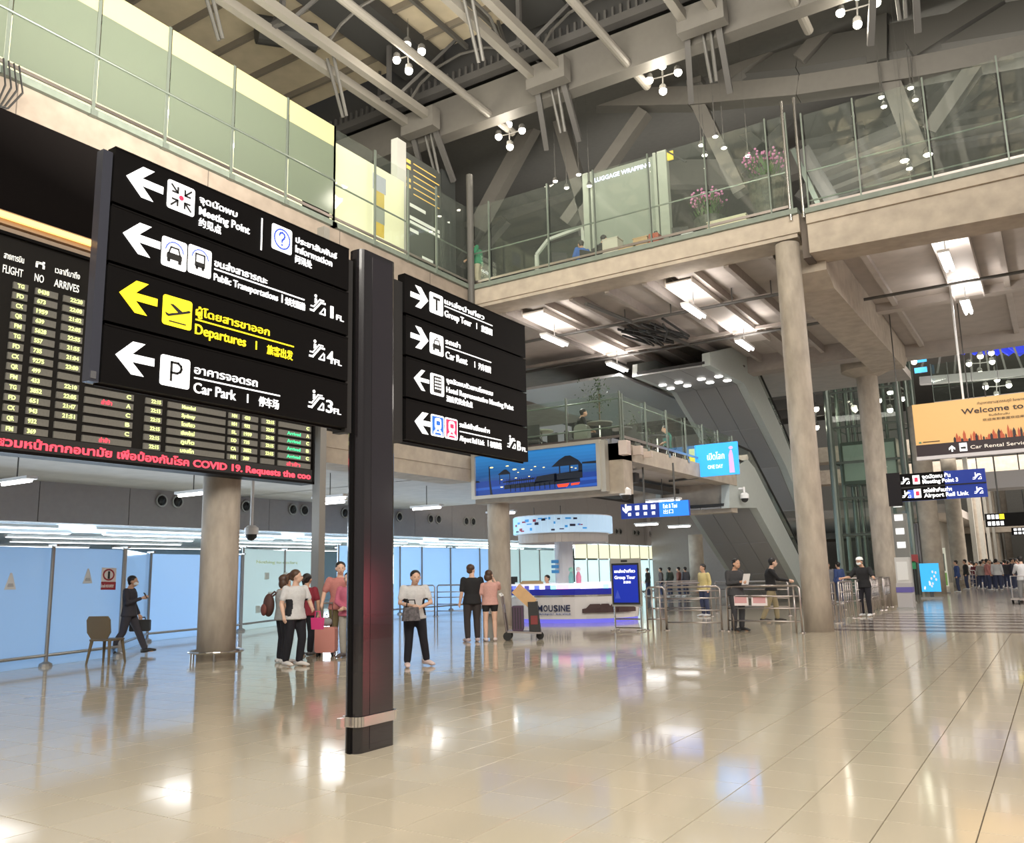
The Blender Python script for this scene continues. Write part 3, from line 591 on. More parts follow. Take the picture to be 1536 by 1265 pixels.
# ---------------------------------------------------------------- roof
RZ = 16.0
def P(x, y, Y): return at_y(x, y, Y)
rf = MB()
deck = struct(MB().box(-60, 12, -16, 20.6, 18.6, 18.9).build('roof_deck', roofm))
DX = ( -16.05, -11.25, -6.5, -1.7, 3.1)
for x in DX:
    t = empty('roof_truss', (x, 0, RZ), kind='structure')
    q = MB()
    q.bar((x-.42, -14, 16.15), (x-.42, 20.6, 16.15), .22, .26); q.build('chord', steel_c, t, world=True)
    MB().bar((x+.42, -14, 16.15), (x+.42, 20.6, 16.15), .22, .26).build('chord', steel_c, t, world=True)
    MB().box(x-.80, x+.80, -14, 20.6, 18.0, 18.45).build('gutter', duct_m, t, world=True)
    q = MB()
    for k in range(8):
        y = -12+4.4*k
        q.bar((x-.42, y, 16.2), (x-1.6, y+1.4, 18.4), .09); q.bar((x+.42, y, 16.2), (x+1.6, y+1.4, 18.4), .09)
        q.bar((x-.42, y, 16.3), (x+.42, y, 16.3), .14); q.bar((x, y, 16.2), (x, y, 18.2), .12)
    q.build('brace', steel_d, t, world=True)
    q = MB()
    for k in range(4):
        y = 7.4+4.4*k
        q.tube([(x-.1, y, 16.2), (x-.12, y+.7, 14.7)], .05, 8); q.tube([(x+.15, y, 16.2), (x+.02, y+.7, 14.7)], .05, 8)
    if x > -18: q.build('hanger', steel_m, t, world=True)
    # long round pipe beside
    MB().tube([(x+2.35, -14, 15.9), (x+2.35, 22.3, 15.9)], .13, 12).build('pipe', steel_c, t, world=True)
    MB().bar((x+1.75, -14, 18.3), (x+1.75, 20.6, 18.3), .10, .16).build('rail', steel_m, t, world=True)
    MB().bar((x-1.75, -14, 18.3), (x-1.75, 20.6, 18.3), .10, .16).build('rail', steel_m, t, world=True)
pu = MB()
for k in range(22): pu.box(-60, 10, -13+1.55*k, -12.9+1.55*k, 18.38, 18.6)
struct(pu.build('roof_purlins', mat('purlin', (.16, .14, .11), .7)))
pu = MB()
for k in range(9):
    y = -9.5+3.6*k
    for x in DX:
        pts = [(x+.5+2.0*(1-math.cos(PI*j/8))-0.1, y+.35*j, 16.2+1.9*math.sin(PI*j/8)) for j in range(9)]
        pu.tube(pts, .045, 6)
struct(pu.build('roof_arches', steel_m))
pu = MB()
for k, x in enumerate(DX):
    for y in (9.5, 15.5): pu.tube([(x-2.3, y, 17.6), (x-1.4, y+1.5, 17.8)], [.42, .42], 16); 
struct(pu.build('roof_fans', duct_m, smooth=False))
# cross girder closing the panel field
G = empty('roof_girder', (0, 21, RZ), kind='structure')
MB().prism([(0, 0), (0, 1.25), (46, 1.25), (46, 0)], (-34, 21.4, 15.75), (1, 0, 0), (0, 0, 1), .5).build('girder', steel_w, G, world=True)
MB().box(-34, 12, 20.7, 21.0, 17.2, 17.45).build('flange', steel_d, G, world=True)
MB().box(-34, 12, 20.9, 21.3, 17.45, 18.9).build('fascia', duct_m, G, world=True)
q = MB()
for k in range(180): q.box(-34+.25*k, -33.93+.25*k, 20.72, 20.8, 17.45, 17.75)
q.build('louvre_row', steel_d, G, world=True)['kind'] = 'stuff'
for x in DX:
    MB().bar((x-.42, 20.4, 16.1), (x-.9, 21.8, 14.6), .16).build('strut', steel_d, G, world=True); MB().bar((x+.42, 20.4, 16.1), (x+.2, 21.9, 14.6), .16).build('strut', steel_d, G, world=True)
    MB().box(x-.6, x+.7, 20.1, 20.5, 15.7, 16.4).build('saddle', steel_w, G, world=True)
# big truss behind: measured members on two vertical planes
def member(t, name, p, q, Y, w, d=.45, m=None):
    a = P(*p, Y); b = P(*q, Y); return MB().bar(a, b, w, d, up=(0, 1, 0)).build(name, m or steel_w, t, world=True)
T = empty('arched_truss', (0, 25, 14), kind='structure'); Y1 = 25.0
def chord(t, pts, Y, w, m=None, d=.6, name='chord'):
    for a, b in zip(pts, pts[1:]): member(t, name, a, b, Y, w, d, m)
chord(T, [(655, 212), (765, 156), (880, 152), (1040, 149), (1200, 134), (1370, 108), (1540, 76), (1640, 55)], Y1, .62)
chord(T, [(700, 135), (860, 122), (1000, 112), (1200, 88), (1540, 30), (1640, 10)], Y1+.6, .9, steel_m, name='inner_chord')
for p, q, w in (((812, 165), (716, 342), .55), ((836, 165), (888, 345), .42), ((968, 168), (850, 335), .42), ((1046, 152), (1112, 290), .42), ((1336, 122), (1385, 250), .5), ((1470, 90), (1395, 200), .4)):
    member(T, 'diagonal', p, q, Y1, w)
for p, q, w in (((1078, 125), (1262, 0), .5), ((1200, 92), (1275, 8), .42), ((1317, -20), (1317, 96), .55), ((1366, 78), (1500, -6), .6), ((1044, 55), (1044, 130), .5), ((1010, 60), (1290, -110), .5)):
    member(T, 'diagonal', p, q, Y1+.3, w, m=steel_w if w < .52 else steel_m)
T2 = empty('rear_truss', (0, 31, 14), kind='structure'); Y2 = 32.0
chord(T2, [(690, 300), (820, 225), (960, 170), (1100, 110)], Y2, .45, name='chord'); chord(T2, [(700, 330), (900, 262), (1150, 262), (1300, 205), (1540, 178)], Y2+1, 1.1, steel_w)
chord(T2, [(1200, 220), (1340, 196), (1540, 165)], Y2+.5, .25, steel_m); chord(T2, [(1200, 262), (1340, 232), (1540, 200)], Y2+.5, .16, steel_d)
for p, q in (((716, 342), (760, 230)), ((850, 165), (905, 205)), ((930, 275), (1070, 170)), ((760, 330), (700, 400)), ((1330, 190), (1440, 90)), ((1390, 200), (1490, 120)), ((1110, 260), (1190, 180)), ((690, 400), (770, 250)), ((1060, 150), (1150, 230)), ((1200, 300), (1260, 220)), ((870, 350), (960, 300))):
    member(T2, 'diagonal', p, q, Y2, .4, .4, steel_m)
for i, (p, q) in enumerate((((770, 290), (980, 240)), ((700, 215), (860, 160)), ((1205, 165), (1300, 140)), ((840, 215), (1100, 160)))): member(T2, 'lattice', p, q, Y2+2, .3, .4, steel_d)
for i in range(14):
    member(T2, 'lattice', (700+9*i, 300-4*i), (725+9*i, 338-4*i), Y2+3, .10, .3, steel_m)
# grey decks and shell beyond
struct(MB().box(-50, 14, 21.5, 110, 19.6, 19.9).build('roof_rear', roofg))
sh1 = MB(); sh1.prism([(22.5, 17.0), (40, 20), (40, 20.2), (22.5, 17.2)], (-34, 0, 0), (0, 1, 0), (0, 0, 1), 46); struct(sh1.build('roof_slope', roofg))
rs = MB()
for k in range(9): rs.box(-34, -13, 42+5*k, 42.6+5*k, 15.6, 19.6)
struct(rs.build('roof_rear_beams', steel_m))
struct(MB().box(-60.5, -60, -6, 100, 9.9, 19.9).build('wall_roof_side', steel_m))
# sloping pale panels seen through the right-hand glass
for k, (pts) in enumerate([((1195, 215), (1560, 180)), ((1195, 240), (1560, 215)), ((1195, 268), (1340, 225))]):
    pass
sp = empty('stair_roof', (-2, 28, 12), kind='structure')
for k in range(5):
    a = at_y(1215+k*8, 250+k*13, 29+k*.5); b = at_y(1360+k*6, 190+k*15, 29+k*.5); MB().bar(a, b, .26, .5, up=(0, 1, 0)).build('panel', steel_w if k % 2 else steel_m, sp, world=True)
MB().bar(at_y(1205, 225, 28), at_y(1260, 322, 28), .45, .3, up=(0, 1, 0)).build('stringer', steel_d, sp, world=True)
MB().bar(at_y(1190, 225, 28), at_y(1235, 322, 28), .16, .2, up=(0, 1, 0)).build('stringer', greenst, sp, world=True)
# ---------------------------------------------------------------- lamp clusters
def cluster(px, py, Y, label, s=1.0, power=120, n=4):
    c = at_y(px, py, Y); t = empty('spotlight_cluster', c, label=label, cat='light')
    m = MB(); ds = ((-.42, 0, .05), (.05, -.1, .30), (.46, .05, .02), (-.05, .1, -.38))[:n]
    for d in ds: m.tube([(0, 0, 0), Vector(d)*s], .022*s, 6)
    m.tube([(0, 0, 0), (0, 0, .9*s), (0, 0, .91*s), (0, 0, max(1.2*s, (19.6 if Y > 40 else 15.85)-c.z))], [.03*s, .03*s, .006, .006], 6); m.build('bracket', steel_m, t)
    for d in ds:
        d = Vector(d)*s; l = MB().rings([(d.x, d.y, d.z+.02*s, .12*s, .12*s), (d.x, d.y, d.z+.16*s, .10*s, .10*s), (d.x, d.y, d.z+.22*s, .04*s, .04*s)], 12).build('lamp_housing', steel_m, t)
        MB().ball(d+Vector((0, 0, -.02*s)), .115*s, 12, 8).build('globe', spot_e, t, smooth=True)
    if power: point('cluster_light', (c.x, c.y-.3, c.z-.6*s), power, .3, (1, .9, .74))
    return t
cluster(612, 84, 17.5, 'cluster of four glaring round lamps under the roof pipe, above the left balcony')
cluster(764, 201, 22.0, 'cluster of four glaring round lamps over the corner of the upper balcony')
cluster(994, 115, 22.0, 'cluster of four glaring round lamps before the big white roof truss')
cluster(1286, 12, 22.0, 'cluster of glaring round lamps at the top edge of the roof')
def small_spot(px, py, Y, label, r=.10, parent=None):
    c = at_y(px, py, Y); t = empty('spotlight', c, label=label, cat='light', group='small roof spotlights')
    MB().rings([(0, 0, 0, r, r), (0, 0, r*1.2, r*.8, r*.8), (0, 0, r*1.7, r*.3, r*.3)], 12).build('housing', steel_m, t)
    MB().ball((0, 0, 0), (r*.9, r*.9, r*.4), 12, 6).build('lens', spot_e, t, smooth=True)
    MB().tube([(0, 0, r*1.6), (0, 0, r*1.6+1.2), (0, 0, r*1.6+1.21), (0, 0, 19.0-c.z)], [.015, .015, .004, .004], 6).build('stem', steel_m, t)
SPOTN = ('left of the lower flowers', 'top one over the flowers', 'right one over the flowers', 'lowest over the flowers', 'upper left over the right railing', 'upper right over the right railing', 'lower left over the right railing', 'lower right over the right railing', 'bright right of the warm pair', 'bright left of the warm pair', 'just below the warm pair', 'lowest below the warm pair', 'top left of the luggage booth', 'bottom left of the luggage booth', 'by the booth post', 'close beside the booth post', 'left of the big planter')
for i, (px, py) in enumerate(((1052, 218), (1073, 205), (1086, 222), (1057, 233), (1322, 146), (1366, 132), (1326, 160), (1373, 150), (1392, 232), (1357, 241), (1364, 253), (1366, 276), (833, 272), (850, 282), (868, 262), (884, 279), (1122, 234))):
    small_spot(px, py, 23.5 if px < 1280 else 24.5, 'round white roof spotlight, %s' % SPOTN[i], .13 if i in (8, 9) else .09)
for i, (px, py, Y) in enumerate(((1467, 485, 60), (1487, 515, 61), (1470, 545, 62), (1495, 580, 63), (1352, 545, 55), (1335, 600, 56), (1215, 562, 55), (1224, 625, 50))):
    cluster(px, py, Y, ['cluster of far white lamps over the right hall, %s' % w for w in ('highest', 'second from the top', 'third from the top', 'just above the orange banner', 'upper one inside the lift shaft', 'lower one inside the lift shaft', 'left of the lift shaft', 'low beside the front column', 'touching the top of the orange banner')][i], 1.5, 0, 4)
# pendant tube lamps
def tube_lamp(px, py, z, label, L=1.5, rot=0, double=True, drop=1.03, plane=None):
    c = at_z(px, py, z) if plane is None else at_y(px, py, plane)
    t = empty('pendant_lamp', c, rot, label=label, cat='ceiling light')
    MB().box(-.13, .13, -L/2, L/2, .02, .09).build('housing', whitep, t)
    for s in ((-.07, .07) if double else (0,)): MB().tube([(s, -L/2+.04, -.02), (s, L/2-.04, -.02)], .035, 8).build('tube', tube_e, t)
    MB().tube([(0, 0, .09), (0, 0, drop)], .015, 6).build('stem', steel_m, t)
    return t
for px, py, l in ((832, 511, 'white tube pendant lamp left under the upper floor, nearest the directional sign'), (1041, 467, 'white tube pendant lamp under the upper floor, in front of the right trough'), (926, 551, 'white tube pendant lamp under the upper floor, above the mezzanine plants'), (1117, 518, 'white tube pendant lamp beside the top of the escalator casing'), (1420, 393, 'bright double tube lamp in the trough right of the corbel beam'), (1450, 461, 'white tube lamp behind the trough, right of the corbel beam')):
    tube_lamp(px, py, 9.0, l); c = at_z(px, py, 9.0); a = area('pendant_light', (c.x, c.y, 9.15), (c.x, c.y, 12), .5, 1.4, 50, (1, .93, .88)); area('pendant_down', (c.x, c.y, 8.9), (c.x, c.y, 0), .4, 1.4, 160, (1, .95, .9))
for px, py, l, dbl in ((25, 723, 'white strip lamp hanging under the mezzanine at the far left', 0), (290, 741, 'white strip lamp hanging left of the round column', 0), (495, 748, 'white strip lamp hanging right of the grey steel post', 0), (495, 754, 'small strip lamp hanging right of the grey steel post, lower one', 0), (640, 762, 'white strip lamp right of the black post', 0), (752, 770, 'white strip lamp left of the round kiosk canopy', 0), (970, 787, 'white strip lamp under the blue hanging sign, left one', 0), (1019, 790, 'white strip lamp under the blue hanging sign, right one', 0), (994, 752, 'white strip lamp in front of the blue hanging sign', 0)):
    tube_lamp(px, py, 3.85, l, 1.3, rot=PI/2, double=False, drop=(6.2 if px in (970, 1019) else .78)); c = at_z(px, py, 3.85); area('strip_lamp_light', (c.x, c.y, 3.8), (c.x, c.y+.01, 0), 1.5, 1.5, 22, (.95, .97, 1))
# round downlights in the escalator landing soffit are added with the escalator
# ---------------------------------------------------------------- frosted glass partitions of the arrivals hall
polem = mat('pole_grey', (.33, .32, .30), .35, metal=.7)
def partition(name, pts, h, glass, label, back=(-.10, .03), rail=True):
    r = empty(name, (*pts[0], 0), label=label, cat='glass screen')
    for x, y in pts:
        MB().tube([(x, y, 0), (x, y, h)], .035, 10).tube([(x, y, 0), (x, y, .05), (x, y, .09)], [.12, .11, .04], 12).bar((x-.14, y, h), (x+.14, y, h), .05, .04).build('pole', polem, r, world=True)
    for a, b in zip(pts, pts[1:]):
        q = MB().bar((a[0]+back[0], a[1]+back[1], (h-.03)/2-.008), (b[0]+back[0], b[1]+back[1], (h-.03)/2-.008), .014, h-.03)
        q.build('pane', glass, r, world=True)
        if rail: MB().tube([(a[0], a[1], .20), (b[0], b[1], .20)], .03, 8).build('rail', polem, r, world=True)
    return r
p0, p1 = (-16.24, 9.28), (-16.77, 11.12)
pl = (-15.1, 5.3)
g1 = partition('glass_screen', [(-14.55, 3.4), (-15.4, 6.36), p0, p1], 2.24, gl_frost, 'blue-lit frosted glass screen on grey poles behind the brown chair')
g2 = partition('glass_screen', [(-17.6, 11.7), (-20.09, 14.09), (-20.81, 17.68)], 2.28, gl_frost, 'blue-lit frosted glass screen behind the round column, set back from the chair')
q3 = (at_x(420, 936, -22.9).y)
g3 = partition('glass_screen', [(-21.0, 17.9), (-22.1, 20.6), (-23.0, 23.2)], 2.5, gl_frost2, 'pale mint glass screen with a faint printed notice, left of the grey steel post')
g4 = partition('glass_screen', [(-22.9, y) for y in (24.0, 26.4)]+[(-22.9, at_x(px, 860, -22.9).y) for px in (600, 633, 676, 720, 752)], 2.75, gl_frost, 'long frosted glass screen reaching behind the black sign post to the kiosk')
g5 = partition('glass_screen', [(-22.9, at_x(px, 860, -22.9).y) for px in (756, 780, 810, 835)], 2.75, gl_frost2, 'pale glass screen seen over the limousine counter')
text('Nothing to declare', (at_x(372, 850, -21.7).x+.25, 18.8, 2.02), (-.36, .93, 0), (.93, .36, 0), .10, 3.0, mat('pale_print', (.62, .68, .3), .6), g3)
pr = MB()
for i, (a, z) in enumerate(((.25, 1.62), (.5, 1.62), (.3, 1.0), (.62, .55), (.8, 1.5), (.82, .8), (.15, .6))):
    x = -21.0-1.9*a+.06; y = 17.9+4.9*a; pr.bar((x, y, z), (x-.07, y+.24, z), .01, .22)
pr.build('notice', mat('pale_notice', (.55, .62, .58), .6), g3, world=True)
# prohibition notice, hand stickers
no_ = empty('notice', (-16.5, 10.5, 1.6), label='small white and dark red prohibition notice fixed on the frosted glass above the chair', cat='notice')
dd = Vector((p1[0]-p0[0], p1[1]-p0[1], 0)).normalized(); nn = Vector((dd.y, -dd.x, 0))
def onp(px, py): 
    r = ray(px, py); o = Vector((p0[0], p0[1], 0))+nn*(-.08); t = (o-Vector((0, 0, CH))).dot(nn)/r.dot(nn); return Vector((0, 0, CH))+r*t
a = onp(150, 885); b = onp(172, 885); h_ = (onp(161, 853)-onp(161, 886)).z
wv = (b-a)
MB().prism([(0, 0), (1, 0), (1, 1), (0, 1)], a+nn*.01, wv, (0, 0, h_), .006).build('sheet', mat('notice_white', (.75, .7, .7), .5), no_, world=True)
nr = mat('notice_red', (.33, .03, .04), .5)
m = MB()
for p in [[(.0, 0), (1, 0), (1, .36), (0, .36)]]+[[(0.04+.46*1+.40*math.cos(2*PI*k/16)-.02, .68+.27*math.sin(2*PI*k/16)), (.48+.40*math.cos(2*PI*(k+1)/16), .68+.27*math.sin(2*PI*(k+1)/16)), (.48+.31*math.cos(2*PI*(k+1)/16), .68+.2*math.sin(2*PI*(k+1)/16)), (.48+.31*math.cos(2*PI*k/16), .68+.2*math.sin(2*PI*k/16))] for k in range(16)]:
    m.prism(p, a+nn*.018, wv, (0, 0, h_), .003)
m.build('red_print', nr, no_, world=True)
MB().prism([(.42, .5), (.56, .5), (.56, .84), (.42, .84)], a+nn*.019, wv, (0, 0, h_), .003).build('figure_print', blackm, no_, world=True)
text('ห้ามเข้า NO ENTRY', a+nn*.025+Vector((0, 0, h_*.1)), wv, nn, h_*.14, wv.length*.85, mat('notice_white', (1, 1, 1)), no_)
for px, py, lb in ((15, 873, 'pale triangular sticker on the glass at the far left'), (131, 865, 'pale bottle-shaped sticker on the glass above the chair'), ):
    c = onp(px, py)+nn*.012; t = empty('sticker', c, label=lb, cat='sticker')
    MB().prism([(-.13, -.14), (.13, -.14), (.02, .16), (-.02, .16)], c, dd, (0, 0, 1), .004).build('sheet', mat('sticker_grey', (.62, .64, .66), .5), t, world=True)
    MB().prism([(-.07, -.09), (.07, -.09), (.05, -.03), (-.05, -.03)], c+nn*.005, dd, (0, 0, 1), .004).build('print', mat('sticker_dark', (.4, .42, .45), .5), t, world=True)
# ---------------------------------------------------------------- brown plastic chair
ch = empty('plastic_chair', (-15.55, 10.05, 0), PI*.10, label='brown plastic chair with a solid back, standing by the frosted glass', cat='chair')
cb_ = mat('chair_brown', (.13, .095, .05), .45)
q = MB(); q.prism(rrect(-.24, .24, -.23, .23, .06), (0, 0, .43), (1, 0, 0), (0, 1, 0), .035); q.build('seat', cb_, ch)
q = MB(); q.prism([(-.17, 0), (.17, 0), (.25, .12), (.25, .36), (.2, .43), (-.2, .43), (-.25, .36), (-.25, .12)], (0, .24, .47), (1, 0, 0), (0, .14, .98), .03); o = q.build('backrest', cb_, ch)
for sx in (-1, 1):
    for sy in (-1, 1): MB().tube([(sx*.19, sy*.18, .44), (sx*.24, sy*.24, 0)], [.032, .020], 8).build('leg', cb_, ch)
ch.rotation_euler = (0, 0, PI+.35)
# ---------------------------------------------------------------- seaside poster lightbox
bx = empty('poster_lightbox', (-12.5, YB, 3.7), label='long backlit poster of a blue evening pier with lamps and thatched pavilions', cat='poster')
BY = YB-.05; x0, z0 = -14.72, 3.74; x1, z1 = -10.42, 5.12
fr = MB()
for a, b in (((x0, z0+.04), (x1, z0+.04)), ((x0, z1-.04), (x1, z1-.04)), ((x0+.04, z0), (x0+.04, z1)), ((x1-.04, z0), (x1-.04, z1))): fr.bar((a[0], BY-.10, a[1]), (b[0], BY-.10, b[1]), .12, .10)
fr.box(x0, x1, BY-.06, BY+.1, z0, z1); fr.box(x1, x1+.16, BY-.12, BY+.1, z0-.06, z1-.02); fr.build('frame', mat('frame_grey', (.5, .48, .43), .4, metal=.3), bx, world=True)
def pic(name, polys, m, lay, u0=x0+.08, v0=z0+.08, w=x1-x0-.16, h=z1-z0-.16, Y=BY-.07, parent=bx):
    q = MB()
    for p in polys: q.prism(p, (u0, Y-.003*lay, v0), (w, 0, 0), (0, 0, h), .002)
    return q.build(name, m, parent, world=True)
def pe(name, c, e=.75): return mat(name, c, .4, emit=e, ecol=c)
for k in range(8):
    t = k/7; c = (.010+.012*t, .055+.11*t, .19+.24*t)
    pic('sky_print', [[(0, .34+.66*k/8), (1, .34+.66*k/8), (1, .34+.66*(k+1)/8), (0, .34+.66*(k+1)/8)]], pe('poster_sky_%d' % k, c), 1)
pic('sea_print', [[(0, 0), (1, 0), (1, .36), (0, .36)]], pe('poster_sea', (.008, .035, .20)), 1.2)
pic('sea_print', [[(0, .14), (1, .18), (1, .24), (0, .2)], [(.75, .02), (1, .04), (1, .1), (.75, .06)]], pe('poster_sea2', (.015, .07, .33)), 1.6)
pk = pe('poster_dark', (.006, .008, .014))
sil = [[(.13, 0), (.15, 0), (.133, .35), (.128, .72), (.12, .72), (.12, .35)], [(.2, .5), (.25, .6), (.27, .6), (.305, .5), (.30, .48), (.205, .48)], [(.21, .25), (.215, .25), (.215, .48), (.21, .48)], [(.295, .25), (.30, .25), (.30, .48), (.295, .48)],
       [(.64, .55), (.70, .7), (.75, .78), (.79, .78), (.85, .66), (.88, .55)], [(.66, .2), (.88, .24), (.88, .42), (.66, .38)], [(.70, .38), (.71, .38), (.71, .56), (.70, .56)], [(.78, .38), (.79, .38), (.79, .56), (.78, .56)], [(.85, .38), (.88, .38), (.88, .56), (.85, .56)], [(.88, .56), (1, .54), (1, .60), (.88, .60)],
       [(.5, .2), (.68, .24), (.68, .40), (.52, .36)], [(.24, .28), (.5, .3), (.5, .34), (.24, .31)], [(.25, .12), (.68, .14), (.86, .16), (.86, .24), (.45, .24), (.25, .22)], [(.0, .34), (.045, .34), (.03, .38), (0, .38)]]
for k in range(14): sil.append([(.27+.018*k, .2), (.274+.018*k, .2), (.274+.018*k, .36), (.27+.018*k, .36)])
for k in range(10): sil.append([(.3+.04*k, .05), (.306+.04*k, .05), (.306+.04*k, .2), (.3+.04*k, .2)])
pic('pier_print', [p for p in sil], pk, 2.6)
pic('boat_print', [[(.69, .06), (.76, .06), (.78, .14), (.68, .13)], [(.79, .08), (.85, .09), (.86, .14), (.79, .13)]], pe('poster_red', (.7, .06, .02)), 3.6)
yl = pe('poster_lamp', (1, .78, .32), 1.3)
pic('lamp_print', [circ(*p, 10) for p in ((.145, .68, .016), (.28, .68, .014), (.34, .58, .018), (.41, .57, .014), (.37, .5, .008), (.48, .53, .009), (.51, .6, .010), (.58, .56, .010), (.35, .37, .010), (.46, .38, .008), (.23, .36, .009), (.23, .18, .012), (.8, .5, .009), (.83, .47, .008))], yl, 4)
# ---------------------------------------------------------------- round limousine counter
cx, cy = (at_y(757, 900, 24.9).x+at_y(962, 900, 24.9).x)/2, 24.9; crx = (at_y(962, 900, 24.9).x-at_y(757, 900, 24.9).x)/2-.1; cry = 1.9
k_ = empty('limousine_counter', (cx, cy, 0), label='oval white and blue car service counter with a light strip, lettered in dark capitals', cat='counter')
def ell(z0, z1, k, name, m, s=1.0, par=k_, n=40, kx=None): 
    return MB().rings([(0, 0, z0, crx*k, cry*k), (0, 0, z1, crx*(k if kx is None else kx), cry*(k if kx is None else kx))], n).build(name, m, par)
white_g = mat('gloss_white', (.72, .70, .70), .18); blueg = mat('gloss_blue', (.02, .025, .28), .15, emit=.15, ecol=(.05, .06, .6))
ell(0, .12, .93, 'plinth', mat('plinth_glow', (.10, .10, .5), .3, emit=.55, ecol=(.22, .2, 1))); ell(.12, .78, .94, 'body', white_g, kx=.98); ell(.78, .84, .985, 'chrome_band', inox); ell(.84, 1.02, 1.0, 'blue_band', blueg); ell(1.13, 1.18, 1.03, 'countertop', mat('top_white', (.85, .85, .9), .2, emit=.5, ecol=(.9, .9, 1)))
ls = [mat('led_'+n, c, .4, emit=1.5, ecol=c) for n, c in (('lilac', (.5, .45, 1)), ('pale', (.85, .8, 1)), ('blue2', (.1, .15, .9)), ('pink', (1, .4, .6)), ('mint', (.3, .9, .7)), ('dim', (.05, .05, .25)))]
sg_ = MB(); nseg = 80
for k in range(nseg):
    a, b = 2*PI*k/nseg, 2*PI*(k+1)/nseg
    sg_.bar((crx*math.cos(a), cry*math.sin(a), 1.075), (crx*math.cos(b), cry*math.sin(b), 1.075), .03, .11, mi=(random.choice([0, 1, 2, 5]) if k < 62 else random.choice([3, 3, 1, 4, 0])))
sg_.build('light_strip', ls, k_)
def curved(s, x_px0, x_px1, z, h, m, rr=1.0, kk=.975):
    """letters set one by one along the oval front"""
    adv = [.45 if c in 'Iirt ' else (1.2 if c == 'M' else 1.0) for c in s]; tot = sum(adv)
    for i, c in enumerate(s):
        if c == ' ': continue
        u0 = sum(adv[:i])/tot; px = x_px0+(x_px1-x_px0)*u0; px2 = px+(x_px1-x_px0)*(adv[i]*(.86 if adv[i] > .5 else .6))/tot
        def hit(p):
            r = ray(p, 920); ax = r.x/(crx*kk); ay = r.y/(cry*kk); ox = (0-cx)/(crx*kk); oy = (0-cy)/(cry*kk)
            A = ax*ax+ay*ay; B = 2*(ax*ox+ay*oy); C_ = ox*ox+oy*oy-1; t = (-B-math.sqrt(max(0, B*B-4*A*C_)))/(2*A); return Vector((r.x*t, r.y*t, z))
        a = hit(px); b = hit(px2); d = (b-a).normalized(); nr_ = Vector((d.y, -d.x, 0)); text(c, a+nr_*.03, d, nr_, h, (b-a).length, m, k_, bold=.02)
curved('LIMOUSINE', 796, 857, .36, .19, mat('navy_letter', (.02, .03, .08), .4)); curved('transport service', 806, 857, .26, .06, mat('navy_letter2', (.05, .1, .3), .4))
cr_ = MB()
for px, w in ((893, .5), (908, .38), (925, .5), (940, .45)):
    r = ray(px, 916); ax = r.x/(crx*.975); ay = r.y/(cry*.975); ox = -cx/(crx*.975); oy = -cy/(cry*.975); A = ax*ax+ay*ay; B = 2*(ax*ox+ay*oy); C_ = ox*ox+oy*oy-1; D = B*B-4*A*C_
    if D < 0: continue
    t = (-B-math.sqrt(D))/(2*A); c = Vector((r.x*t-cx, r.y*t-cy, .42)); d = Vector((-c.y/(cry*cry), 0, 0)); tn = Vector((-c.y/cry**2, c.x/crx**2, 0)).normalized(); nr_ = Vector((tn.y, -tn.x, 0))
    cr_.prism([(-w, -.12), (w, -.12), (w, .0), (w*.6, .03), (w*.35, .14), (-w*.4, .14), (-w*.7, .02), (-w, 0)], c+nr_*.02, tn*.8, (0, 0, 1), .01)
cr_.build('car_print', mat('car_print', (.07, .04, .04), .3), k_)
# canopy
cp = empty('kiosk_canopy', (cx-.15, cy, 2.3), label='round canopy over the counter with a pale blue lit advertising band', cat='canopy')
yb_ = 24.9-1.75
tl, tr_ = at_y(779, 790, 24.9), at_y(914, 785, 24.9); crw = (tr_.x-tl.x)/2*.92; ccx = (tr_.x+tl.x)/2; cp.location = (ccx, 24.9, 0)
def ring_band(name, rx, ry, za, zb, m, th=.06, par=cp, mi_=None, n=48):
    q = MB()
    for k in range(n):
        a, b = 2*PI*k/n, 2*PI*(k+1)/n; q.bar((rx*math.cos(a), ry*math.sin(a), (za+zb)/2), (rx*math.cos(b), ry*math.sin(b), (za+zb)/2), th, zb-za, mi=(mi_(k) if mi_ else 0))
    return q.build(name, m, par)
zt_ = at_y(850, 771, yb_).z; zb_ = at_y(850, 797, yb_).z; zd_ = at_y(850, 812, yb_+.15).z
scr = [mat('band_white', (.3, .4, .5), .4, emit=.62, ecol=(.55, .78, 1)), mat('band_blue', (.1, .3, .5), .4, emit=.7, ecol=(.4, .8, 1))]
ring_band('light_band', crw, 1.75, zb_, zt_, scr, mi_=lambda k: 1 if 28 <= k <= 31 else 0)
ring_band('drum', crw*.9, 1.6, zd_, zb_, mat('drum_grey', (.45, .41, .38), .4)); MB().rings([(0, 0, zt_, crw, 1.75), (0, 0, zt_+.03, crw, 1.75)], 40).build('roof_disc', whitep, cp); MB().rings([(0, 0, zb_-.02, crw*.95, 1.7), (0, 0, zb_, crw*.95, 1.7)], 40).build('soffit_disc', whitep, cp)
dk = [mat('print_dark', (.03, .04, .09), .5), mat('print_blue', (.05, .35, .8), .5, emit=.4), mat('print_red', (.5, .04, .1), .5)]
pr = MB(); random.seed(3)
for k in range(26):
    a = math.radians(235+k*3.6+random.random()*2); zz = zb_+(zt_-zb_)*random.uniform(.12, .82); w = random.uniform(.05, .2); c = Vector(((crw+.035)*math.cos(a), 1.79*math.sin(a), zz)); tn = Vector((-crw*math.sin(a), 1.75*math.cos(a), 0)).normalized()
    pr.bar(c-tn*w/2, c+tn*w/2, .01, random.uniform(.03, .09), mi=random.choice([0, 0, 1, 1, 2]))
pr.build('print', dk, cp)['kind'] = 'stuff'
column_k = MB().rings([(0, 0, 1.18, .30, .30), (0, 0, zd_+.05, .30, .30)], 20).build('core_column', mat('core_grey', (.5, .5, .52), .3), cp)
